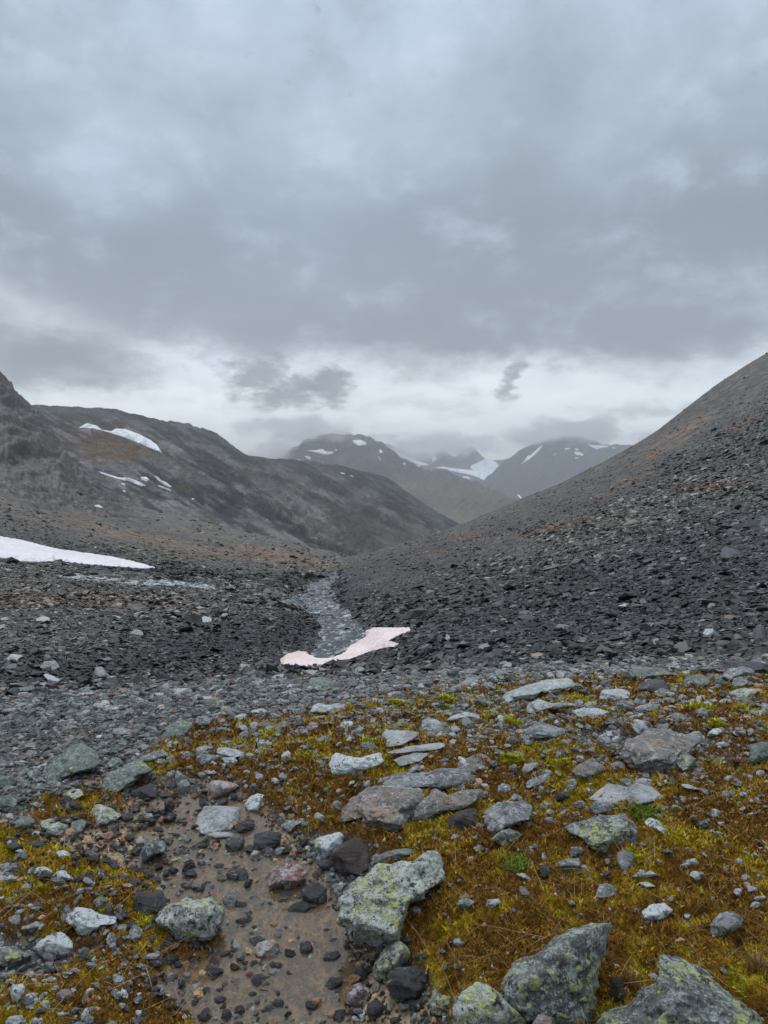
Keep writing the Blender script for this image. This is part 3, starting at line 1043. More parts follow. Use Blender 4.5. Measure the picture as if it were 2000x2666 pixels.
# blue mountain on the right
bsky = [(1180, 1330, 7200), (1225, 1290, 7200), (1262, 1250, 7200), (1290, 1222, 7200), (1330, 1188, 7200), (1380, 1158, 7200), (1440, 1142, 7200), (1490, 1134, 7200), (1540, 1144, 7200), (1570, 1156, 7200),
        (1640, 1160, 7000), (1690, 1162, 7000), (1760, 1180, 7000), (1900, 1220, 7000), (2600, 1250, 7000)]
blue_rails = [
    [(1180, 1400, 5000), (1300, 1385, 4900), (2600, 1360, 5000)],
    [(1180, 1370, 5600), (1260, 1335, 5700), (1300, 1315, 5700), (1345, 1300, 5600), (1450, 1290, 5500), (2600, 1300, 5600)],
    [(1180, 1350, 6400), (1245, 1300, 6400), (1290, 1262, 6400), (1380, 1222, 6300), (1450, 1215, 6300), (1600, 1215, 6200), (2600, 1275, 6300)],
    bsky] + back(bsky, 1.12, 40, 1.25, 160)


def blue_disp(sh):
    px, py = sh.pix()
    m = sst(sh.Y, 5600, 6000) * (1 - sst(sh.Y, 7100, 7800) * .6)
    return m * (60 * fbm(px * .03, py * .03, octv=6, seed=71, gain=.65) + 40 * (fbm(px * .03 + py * .02, py * .005, octv=5, seed=72, ridged=True) - .3))


def blue_col(px, py, sh):
    n1 = fbm(px * .02, py * .04, octv=5, seed=73)
    c = np.broadcast_to(C(.055, .056, .066), px.shape + (3,)).copy()
    c = lay(c, sst(n1, .0, .4) * .5, (.085, .07, .06))
    return lay(c, sst(py + 20 * n1, 1240, 1300) * .5, (.10, .085, .06))


blue = mountain('mountain', blue_rails, [8, 50, 90, 100, 16, 8], .09, .95, 460, blue_col, blue_disp, mat_peak,
                'broad blue mountain behind the right slope, top in cloud')

# valley floor out to the horizon
vf, n_, b_ = new_mat('valley floor')
g_ = n_.n('ShaderNodeNewGeometry').outputs['Position']
n_.link(n_.mix(n_.ss(n_.noise(g_, .004, 7, .65), .35, .65), (.06, .065, .04), (.10, .085, .055)), b_.inputs['Base Color'])
b_.inputs['Roughness'].default_value = .9
gx = np.linspace(-12000, 12000, 61)
gxx, gyy = np.meshgrid(gx, gx)
gz = -420 + 25 * fbm(gxx * .0006, gyy * .0006, octv=4, seed=81)
ii = np.arange(61 * 61).reshape(61, 61)
vfo = mesh_obj('valley_floor', np.stack([gxx, gyy, gz], -1).reshape(-1, 3),
               np.stack([ii[:-1, :-1], ii[:-1, 1:], ii[1:, 1:], ii[1:, :-1]], -1).reshape(-1, 4), vf, smooth=True)
tag(vfo, 'low valley floor far below the pass', kind='structure')


# ------------------------------------------------------------------ draped snow, glacier, water
def in_poly(px, py, P):
    inside = False
    n = len(P)
    j = n - 1
    for i in range(n):
        xi, yi = P[i]
        xj, yj = P[j]
        if (yi > py) != (yj > py) and px < (xj - xi) * (py - yi) / (yj - yi) + xi:
            inside = not inside
        j = i
    return inside


def drape(name, sheet, poly, mat, thick, step, jitter=.5, minY=0.0, ragged=1.5, seed=0, rise=True, ystep=None, lumps=.0, water=False, edge=None):
    """a body of snow or water lying on the land inside a traced outline, with real thickness"""
    ystep = ystep or step * .6
    P = np.array(poly, float)
    x0, y0, x1, y1 = P[:, 0].min(), P[:, 1].min(), P[:, 0].max(), P[:, 1].max()
    xs = np.arange(x0 - step, x1 + 2 * step, step)
    ys = np.arange(y0 - ystep, y1 + 2 * ystep, ystep)
    gx_, gy_ = np.meshgrid(xs, ys)
    wx = gx_ + ragged * step * fbm(gx_ / (step * 5), gy_ / (step * 3), octv=3, seed=seed)
    wy = gy_ + ragged * ystep * fbm(gx_ / (step * 5), gy_ / (step * 3), octv=3, seed=seed + 5)
    md = poly_mask(wx, wy, poly, 1e-3) > .5
    # distance inside, for a rounded edge
    e = poly_mask(wx, wy, poly, edge or 3.5 * step)
    verts, idx = [], {}
    for j in range(len(ys)):
        for i in range(len(xs)):
            if md[j, i]:
                h = sheet.hit(gx_[j, i], gy_[j, i], minY)
                if h is None:
                    continue
                k = (e[j, i] - .5) * 2 if rise else 1.0
                lump = 1 + lumps * float(pn(np.array(h.x * .8), np.array(h.y * .8), seed=seed))
                idx[(j, i)] = len(verts)
                verts.append((h.x, h.y, h.z, thick * ((1.15 * k - .15) if rise else 1.0) * lump))
    faces = []
    for (j, i) in idx:
        a, b, c, d = (j, i), (j, i + 1), (j + 1, i + 1), (j + 1, i)
        if b in idx and c in idx and d in idx:
            ya, yc = verts[idx[a]][1], verts[idx[c]][1]
            if abs(ya - yc) < .25 * ya:
                faces.append((idx[a], idx[b], idx[c], idx[d]))
    if not faces:
        return None
    # keep the largest connected piece only
    parent_ = list(range(len(verts)))

    def find(a):
        while parent_[a] != a:
            parent_[a] = parent_[parent_[a]]
            a = parent_[a]
        return a
    for f in faces:
        for q in f[1:]:
            parent_[find(q)] = find(f[0])
    cnt = {}
    for f in faces:
        cnt[find(f[0])] = cnt.get(find(f[0]), 0) + 1
    if not water:
        bestp = max(cnt, key=cnt.get)
        faces = [f for f in faces if find(f[0]) == bestp]
    ids_ = sorted({v for f in faces for v in f})
    rm_ = {v: i for i, v in enumerate(ids_)}
    verts = [verts[v] for v in ids_]
    faces = [tuple(rm_[v] for v in f) for f in faces]
    n = len(verts)
    top = [(v[0], v[1], v[2] + v[3]) for v in verts]
    bot = [(v[0], v[1], v[2] - thick * .5) for v in verts]
    from collections import Counter
    ec = {}
    for f in faces:
        for q in range(4):
            ea, eb = f[q], f[(q + 1) % 4]
            ec[(ea, eb)] = 1
    allf = [tuple(reversed(f)) for f in faces] + [tuple(n + v for v in f) for f in faces]
    for (ea, eb) in ec:
        if (eb, ea) not in ec:
            allf.append((ea, eb, eb + n, ea + n))
    return mesh_obj(name, np.array(top + bot), np.array(allf), mat, smooth=True)


m_snow_near = snow_material('pink stained old snow', (.86, .74, .74), (.80, .60, .52), .35)
m_snow_left = snow_material('old snow bank', (.84, .83, .86), (.74, .72, .74), .12)
m_snow_far = snow_material('distant snow', (.88, .90, .93), (.82, .85, .9), .01)
m_ice = snow_material('glacier ice', (.70, .84, .88), (.82, .88, .90), .004)

tag(drape('snow_patch', near, SNOW_NEAR, m_snow_near, .20, 1.8, seed=1, lumps=.4, edge=14, ragged=3.5, ystep=1.2), 'pink tinged snow patch at the lower end of the mountain stream', 'snow patch')
tag(drape('snow_patch', near, SNOW_LEFT, m_snow_left, .55, 2.2, seed=2, ystep=1.1, edge=11, ragged=3.0), 'long white snow bank at the left edge below the dark slope', 'snow patch')


def zz(ox, oy, k, pts):
    return [(ox + x * k, oy + y * k) for x, y in pts]


K1 = 1000 / 1659
left_snow = [
    ([(335, 355), (375, 333), (420, 345), (440, 362), (480, 368), (500, 357), (540, 358), (600, 380), (650, 405), (682, 430), (706, 466), (650, 445), (600, 422), (530, 395), (450, 370), (400, 358)],
     'large curved snow field under the crest of the left ridge'),
    ([(408, 535), (440, 545), (515, 568), (560, 570), (600, 585), (638, 608), (610, 607), (560, 588), (500, 575), (440, 555)],
     'thin long snow streak in the hollow of the left ridge'),
    ([(605, 568), (635, 568), (647, 580), (632, 588), (612, 580)], 'small round snow spot above the end of the long streak'),
    ([(662, 560), (680, 566), (698, 582), (720, 592), (747, 612), (725, 609), (700, 596), (680, 580)], 'narrow slanting snow sliver right of the round spot'),
    ([(672, 600), (700, 607), (746, 626), (738, 630), (700, 616)], 'short snow sliver just below the slanting one'),
    ([(522, 592), (545, 598), (540, 604), (524, 600)], 'tiny snow dot below the long streak'),
    ([(405, 690), (430, 690), (452, 701), (435, 702), (410, 696)], 'tiny lone snow sliver low on the left slope'),
    ([(530, 622), (545, 628), (540, 636), (530, 630)], 'tiniest snow dot under the long streak'),
    ([(826, 658), (842, 662), (838, 668), (828, 664)], 'lone snow dot low in the middle of the left ridge'),
    ([(1466, 545), (1492, 550), (1488, 556), (1470, 551)], 'small snow dash on the ridge crest, left one of two'),
    ([(1512, 558), (1530, 562), (1526, 568), (1514, 564)], 'small snow dash on the ridge crest, right one of two'),
]
for pts, lab in left_snow:
    P = zz(0, 900, K1, pts)
    sz = max(p[0] for p in P) - min(p[0] for p in P)
    sh = near if lab.startswith('tiny lone') else ridge
    o = drape('snow_patch', sh, P, m_snow_far, 2.2 if sh is ridge else 1.0, 2.2 if sz > 60 else 1.1, seed=len(lab), ystep=1.1 if sz > 60 else .7, ragged=1.0)
    if o:
        tag(o, lab, 'snow patch', 'snow patches on the left ridge')

K2 = 1000 / 1659
far_snow = [
    (midm, [(360, 110), (395, 107), (422, 120), (420, 132), (385, 133), (365, 122)], 'bright snow patch near the cloudy summit of the middle mountain'),
    (midm, [(155, 153), (200, 152), (235, 148), (245, 158), (285, 160), (275, 168), (250, 174), (215, 166), (180, 158)], 'wide ragged snow patch across the middle mountain'),
    (midm, [(120, 192), (145, 195), (168, 205), (160, 212), (125, 202)], 'low snow patch at the left foot of the middle mountain'),
    (midm, [(152, 178), (175, 180), (184, 190), (170, 194)], 'small snow patch above the low left one'),
    (midm, [(476, 150), (490, 155), (492, 166), (478, 163)], 'upper snow dot on the right shoulder of the middle mountain'),
    (midm, [(468, 178), (478, 184), (486, 197), (480, 195)], 'thin snow dash under the upper dot'),
    (midm, [(580, 208), (592, 209), (590, 220), (581, 217)], 'snow dot low on the right shoulder'),
    (midm, [(256, 213), (266, 215), (264, 222), (257, 220)], 'snow dot over the ridge crest'),
    (midm, [(634, 216), (655, 221), (652, 226), (636, 221)], 'snow dash at the end of the right shoulder'),
    (midm, [(284, 152), (298, 149), (298, 155), (286, 157)], 'tiny snow dot right of the ragged patch'),
    (peaks, [(525, 140), (560, 160), (610, 185), (650, 200), (690, 212), (695, 220), (650, 218), (600, 195), (550, 170)], 'snow gully descending left of the small peaks'),
    (peaks, [(640, 145), (690, 150), (726, 175), (700, 170), (660, 158)], 'upper snow slope left of the small peaks'),
    (peaks, [(682, 180), (720, 176), (728, 186), (715, 202), (705, 205), (705, 188)], 'hooked snow patch below the upper slope'),
    (peaks, [(712, 228), (745, 222), (800, 230), (860, 236), (920, 245), (960, 268), (945, 290), (900, 270), (850, 255), (780, 242)], 'long snow apron in front of the glacier'),
    (peaks, [(790, 160), (805, 172), (812, 178), (800, 178)], 'little snow notch between the small peaks'),
    (peaks, [(834, 266), (860, 266), (874, 276), (858, 280), (838, 272)], 'small snow patch under the long apron'),
    (blue, [(1186, 125), (1180, 140), (1160, 165), (1130, 190), (1095, 212), (1086, 213), (1110, 192), (1140, 165), (1160, 145)], 'slanting snow gully on the blue mountain'),
    (blue, [(1118, 178), (1130, 170), (1120, 190), (1104, 196)], 'short snow streak left of the slanting gully'),
    (blue, [(1370, 127), (1410, 130), (1465, 133), (1468, 140), (1430, 145), (1415, 152), (1395, 140)], 'wide snow patch near the top of the blue mountain'),
    (blue, [(1315, 158), (1340, 160), (1364, 170), (1355, 178), (1325, 174)], 'bright snow patch below the wide one on the blue mountain'),
    (blue, [(1320, 145), (1335, 145), (1340, 155), (1325, 154)], 'tiny snow dot between two bright patches'),
    (blue, [(1276, 145), (1305, 142), (1300, 148), (1280, 152)], 'small snow dash left of the bright patches'),
    (blue, [(1480, 140), (1500, 141), (1498, 146), (1484, 145)], 'last snow dot right of the wide patch'),
    (blue, [(1320, 183), (1340, 184), (1338, 191), (1324, 190)], 'low snow dot under the bright patch'),
    (blue, [(1236, 165), (1242, 166), (1236, 176), (1231, 174)], 'upright snow dot left of the small dash'),
    (blue, [(1544, 174), (1556, 174), (1550, 181), (1542, 180)], 'snow dot beside the right slope'),
]
for sh, pts, lab in far_snow:
    P = zz(700, 1080, K2, pts)
    sz = max(p[0] for p in P) - min(p[0] for p in P)
    o = drape('snow_patch', sh, P, m_snow_far, 8, 1.2 if sz > 25 else .7, seed=len(lab), ystep=.8 if sz > 25 else .6, ragged=1.2)
    if o:
        tag(o, lab, 'snow patch', 'snow patches on the far mountains')
g = drape('glacier', peaks, zz(700, 1080, K2, [(875, 216), (905, 204), (935, 190), (960, 190), (985, 205), (1000, 230), (998, 252), (975, 263), (950, 268), (920, 258), (880, 240), (868, 228)]),
          m_ice, 10, 1.5, seed=4, ystep=1.0)
if g:
    tag(g, 'pale blue glacier tongue between the far peaks', 'glacier')
rv = drape('river', blue, zz(700, 1080, K2, [(1070, 340), (1084, 346), (1092, 356), (1102, 362), (1100, 368), (1086, 362), (1076, 352)]), m_snow_far, 2, .8, seed=4, ystep=.7)
if rv:
    tag(rv, 'thin pale river on the far valley floor', kind='structure')

m_stream = water_material('mountain stream water', (.05, .06, .07), .12, 1.9, .62, .5, streak=(1, .6, 1), foam_col=(.62, .67, .70))
m_side = water_material('riffled side stream', (.12, .14, .15), .2, 2.0, .8, .25, streak=(1, .35, 1))
o = drape('stream', near, STREAM, m_stream, .12, 1.8, seed=7, ystep=1.3, rise=False, minY=22, lumps=1.6, ragged=6, water=True)
tag(o, 'shallow grey mountain stream running away down the valley', kind='structure')
o = drape('stream', near, SIDE_STREAM, m_side, .10, 2.6, seed=9, ystep=1.0, rise=False, minY=22, ragged=6, lumps=2.0, water=True)
tag(o, 'pale riffled side stream coming in from the left', kind='structure')

# brown puddle water lies level in the hollow; the uneven ground stands out of it
pm = bpy.data.materials.new('muddy puddle water')
pm.use_nodes = True
pm.node_tree.nodes.clear()
pn_ = NT(pm.node_tree)
pg = pn_.n('ShaderNodeNewGeometry').outputs['Position']
ptr = pn_.n('ShaderNodeBsdfTransparent')
ptr.inputs[0].default_value = (.90, .80, .66, 1)
pgl = pn_.n('ShaderNodeBsdfGlossy')
pgl.inputs['Roughness'].default_value = .05
pfr = pn_.n('ShaderNodeFresnel')
pfr.inputs['IOR'].default_value = 1.5
pbp = pn_.n('ShaderNodeBump')
pbp.inputs['Strength'].default_value = .15
pbp.inputs['Distance'].default_value = .004
pn_.link(pn_.noise(pg, 26.0, 4, .6, 1.0), pbp.inputs['Height'])
pn_.link(pbp.outputs[0], pgl.inputs['Normal'])
pn_.link(pbp.outputs[0], pfr.inputs['Normal'])
pdf = pn_.n('ShaderNodeBsdfDiffuse')
pdf.inputs[0].default_value = (.27, .205, .13, 1)
pmx0 = pn_.n('ShaderNodeMixShader')
pmx0.inputs[0].default_value = .30
pn_.link(ptr.outputs[0], pmx0.inputs[1])
pn_.link(pdf.outputs[0], pmx0.inputs[2])
pmx = pn_.n('ShaderNodeMixShader')
pn_.link(pn_.m('ADD', .03, pn_.m('MULTIPLY', pfr.outputs[0], 1.15)), pmx.inputs[0])
pn_.link(pmx0.outputs[0], pmx.inputs[1])
pn_.link(pgl.outputs[0], pmx.inputs[2])
pno = pn_.n('ShaderNodeOutputMaterial')
pn_.link(pmx.outputs[0], pno.inputs[0])
WZ = -1.622
wy_ = np.linspace(1.2, 3.75, 120)
wx_ = np.linspace(-2.6, .55, 150)
wgx, wgy = np.meshgrid(wx_, wy_)
ii = np.arange(wgx.size).reshape(wgx.shape)
wpx, wpy = to_px(wgx / wgy, WZ / wgy)
_, wwet = masks(wpx, wpy, wgx, wgy)
wok = (wwet > .25) | (wgy < 1.7)
wq = np.stack([ii[:-1, :-1], ii[:-1, 1:], ii[1:, 1:], ii[1:, :-1]], -1).reshape(-1, 4)
wq = wq[wok.ravel()[wq].any(axis=1)]
used = np.unique(wq)
remap = np.zeros(wgx.size, int)
remap[used] = np.arange(len(used))
pud = mesh_obj('puddle', np.stack([wgx, wgy, np.full_like(wgx, WZ)], -1).reshape(-1, 3)[used], remap[wq], pm, smooth=True)
tag(pud, 'shallow brown water standing over mud and pebbles', kind='structure')

# ------------------------------------------------------------------ boulders and stones
import bmesh
_ico = {}


def ico(level):
    if level not in _ico:
        bm = bmesh.new()
        bmesh.ops.create_icosphere(bm, subdivisions=level, radius=1.0)
        v = np.array([x.co[:] for x in bm.verts])
        f = np.array([[q.index for q in x.verts] for x in bm.faces])
        bm.free()
        _ico[level] = (v / np.linalg.norm(v, axis=1)[:, None], f)
    return _ico[level]


MATS = {
    'grey': rock_material('grey schist', (.205, .215, .215), (.10, .107, .108), crust=.45, lichen=.12, dark=.75),
    'pale': rock_material('pale grey rock', (.30, .32, .325), (.20, .215, .22), crust=.6, lichen=.06, dark=.55, crust_col=(.44, .47, .48)),
    'white': rock_material('white crusted rock', (.34, .37, .38), (.19, .21, .215), crust=.9, lichen=.14, dark=.8, crust_col=(.48, .52, .53)),
    'slab': rock_material('silver slab rock', (.34, .355, .36), (.22, .23, .235), crust=.35, lichen=.0, dark=.5),
    'lichen': rock_material('lichen spotted rock', (.15, .165, .155), (.06, .066, .064), crust=.5, lichen=.72, dark=.85, crust_col=(.36, .40, .38)),
    'mosaic': rock_material('lichen mosaic rock', (.22, .235, .20), (.10, .11, .095), crust=.7, lichen=.72, dark=1.0, crust_col=(.42, .46, .43)),
    'green': rock_material('greenish rock', (.15, .18, .155), (.085, .10, .09), crust=.4, lichen=.25, dark=.7, crust_col=(.30, .36, .33)),
    'dark': rock_material('dark wet rock', (.050, .050, .052), (.022, .022, .024), crust=.16, lichen=.05, dark=.6, wet=1.0),
    'brown': rock_material('brown wet rock', (.075, .050, .038), (.034, .025, .022), crust=.05, lichen=.0, dark=.6, wet=.9),
    'rust': rock_material('rust stained rock', (.20, .185, .165), (.12, .11, .10), crust=.4, lichen=.08, rust=.30, dark=.7, rust_col=(.36, .22, .13)),
    'pink': rock_material('pinkish rock', (.30, .235, .21), (.20, .155, .14), crust=.55, lichen=.03, rust=.3, dark=.5, rust_col=(.36, .14, .09)),
    'red': rock_material('dull red rock', (.19, .095, .078), (.09, .055, .05), crust=.55, lichen=.05, rust=.4, dark=.7, wet=.7, rust_col=(.30, .09, .05)),
}
TONE = {'grey': 'grey', 'pale': 'pale grey', 'white': 'whitish', 'slab': 'silver grey', 'lichen': 'lichen-spotted grey', 'mosaic': 'lichen-covered',
        'green': 'greenish grey', 'dark': 'dark wet', 'brown': 'dark brown', 'rust': 'rust-stained', 'pink': 'pinkish', 'red': 'dull red'}
KK = 700 / 1659
REG = {'A': (0, 1800, KK), 'B': (650, 1800, KK), 'C': (1300, 1800, KK), 'D': (0, 2200, KK), 'E': (650, 2200, KK), 'G': (1300, 2200, KK),
       'H': (0, 1400, K1), 'I': (1000, 1400, K1), 'F': (0, 0, 1)}
fwd = np.array([0, CP, -SP])
upv = np.array([0, SP, CP])


def outline_radius(P, cx, cy, th):
    """distance from the centre to the outline along angles th (y up)"""
    x = P[:, 0] - cx
    y = cy - P[:, 1]
    n = len(P)
    out = np.zeros(len(th))
    ct, s_ = np.cos(th), np.sin(th)
    for i in range(n):
        j = (i + 1) % n
        ex, ey = x[j] - x[i], y[j] - y[i]
        den = ct * ey - s_ * ex
        with np.errstate(divide='ignore', invalid='ignore'):
            t = (x[i] * ey - y[i] * ex) / den
            u = (x[i] * s_ - y[i] * ct) / den
        ok = (t > 0) & (u >= -1e-6) & (u <= 1 + 1e-6)
        out = np.where(ok & (t > out), t, out)
    return out


def make_rock(P, mat, flat=.4, dr=.6, seed=0, level=4, facets=8, rough=1.0, minY=0.0, sink=.12):
    P = np.array(P, float)
    x0, y0, x1, y1 = P[:, 0].min(), P[:, 1].min(), P[:, 0].max(), P[:, 1].max()
    h = y1 - y0
    # bury the foot a little
    P[:, 1] = np.where(P[:, 1] > y0 + .72 * h, P[:, 1] + sink * h, P[:, 1])
    y1 = P[:, 1].max()
    h = y1 - y0
    cx, cy = (x0 + x1) / 2, (y0 + y1) / 2
    w = x1 - x0
    hit = near.hit(cx, y1 - sink * h * .8, minY)
    if hit is None:
        return None
    Yb = hit.y
    r = np.random.default_rng(seed * 7 + 13)
    a_ = (cx - 1000) / F
    b_ = (1333 - cy) / F
    dirv = fwd + a_ * np.array([1, 0, 0]) + b_ * upv      # depth 1 along the view axis
    mpp = Yb / F * 1.0
    elev = max(.12, math.atan2(-dirv[2], dirv[1]))
    cot = 1 / math.tan(elev)
    D = dr * (w * .5) * mpp
    inpond = mat in ('dark', 'red', 'pink', 'brown') and y1 > 2050
    dep = Yb + flat * (h / 2) * mpp * cot * .9 + (.0 if inpond else (-.45 if flat > .75 else .25)) * D
    centre = dirv * (dep / dirv[1])
    mpp = dep / F
    D = dr * (w * .5) * mpp
    v, f = ico(level)
    a, b, c = v[:, 0], v[:, 1], v[:, 2]
    # spread directions by the rock's proportions so that long slabs stay evenly meshed
    A, B = w / 2, h / 2
    aa, bb = a * A, b * B
    th = np.arctan2(bb, aa)
    thg = np.linspace(-math.pi, math.pi, 181)
    Rg = outline_radius(P, cx, cy, thg)
    Rg = (np.roll(Rg[:-1], 1) + 2 * Rg[:-1] + np.roll(Rg[:-1], -1)) / 4
    Rg = np.append(Rg, Rg[0])
    Rt = np.interp(th, thg, Rg)
    rho = np.hypot(aa, bb) / Rt
    k = 2.7
    rr = (np.abs(rho) ** k + np.abs(c) ** k + 1e-9) ** (-1 / k)
    q = np.stack([aa * rr / A, bb * rr / B, c * rr], 1)
    # flat facets, mostly on the top and the near side
    for i in range(facets):
        n = r.normal(size=3)
        n[2] = -abs(n[2]) if i % 4 else n[2]
        n[1] *= .9
        n /= np.linalg.norm(n)
        sup = (q @ n).max()
        hh = sup * r.uniform(.62, .88)
        d = q @ n
        over = np.maximum(d - hh, 0)
        keep = r.uniform(.06, .22)
        # stay on the traced silhouette: cut less near the rim
        rim = np.clip(1.15 - np.abs(rho / (np.abs(rho) + np.abs(c) + 1e-6)) ** 3, .15, 1)
        q = q - (over * (1 - keep) * rim)[:, None] * n[None, :]
    x = q[:, 0] * A * mpp
    y = q[:, 1] * B * mpp
    z = q[:, 2] * D
    size = math.sqrt(w * h) * mpp
    p = np.stack([x, y, z], 1)
    nrm = p / np.maximum(np.linalg.norm(p, axis=1)[:, None], 1e-6)
    sd = seed * .37
    s1, s2 = 2.2 / size, 7.0 / size
    n1 = fbm(p[:, 0] * s1, p[:, 1] * s1, p[:, 2] * s1, octv=3, seed=sd)
    n2 = fbm(p[:, 0] * s2, p[:, 1] * s2, p[:, 2] * s2, octv=4, seed=sd + 3, ridged=True)
    disp = rough * size * (.12 * n1 + .085 * (n2 - .2))
    if level >= 5:
        s3 = 26.0 / size
        disp += rough * size * .012 * fbm(p[:, 0] * s3, p[:, 1] * s3 * 1.6, p[:, 2] * s3, octv=3, seed=sd + 5)
    # thin layering, dipping a little
    ly = (y + .25 * x + z * .3) / size * 9 + 2.5 * n1
    disp += rough * size * .010 * np.sign(np.sin(ly * 3.0)) * sst(np.abs(np.sin(ly * 3.0)), .1, .5) * (level >= 4)
    p = p + nrm * disp[:, None]
    zf = p[:, 2] + flat * p[:, 1] * cot
    wpt = centre[None, :] + p[:, 0:1] * np.array([[1, 0, 0]]) + p[:, 1:2] * upv[None, :] + zf[:, None] * (dirv / dirv[1])[None, :]
    # keep the perspective: points further along the ray spread accordingly
    org = centre + 0
    gz_ = float(near.height([centre[0]], [centre[1]])[0])
    org = np.array([centre[0], centre[1], gz_])
    name = 'boulder' if w > 70 else 'stone'
    if flat > .75 and w > 60:
        name = 'rock_slab'
    o = mesh_obj(name, wpt - org[None, :], f if np.linalg.det(np.stack([np.array([1, 0, 0]), upv, fwd])) < 0 else f[:, ::-1], MATS[mat], smooth=True)
    o.location = org
    return o


def ellipse_poly(x, y, w, h, rot, r):
    n = int(r.integers(6, 10))
    an = np.sort((np.arange(n) + r.uniform(-.3, .3, n)) / n * 2 * math.pi)
    rad = r.uniform(.82, 1.12, n)
    px = np.cos(an) * w / 2 * rad
    py = np.sin(an) * h / 2 * rad
    c, s_ = math.cos(R(rot)), math.sin(R(rot))
    return np.stack([x + px * c - py * s_, y + px * s_ + py * c], 1)


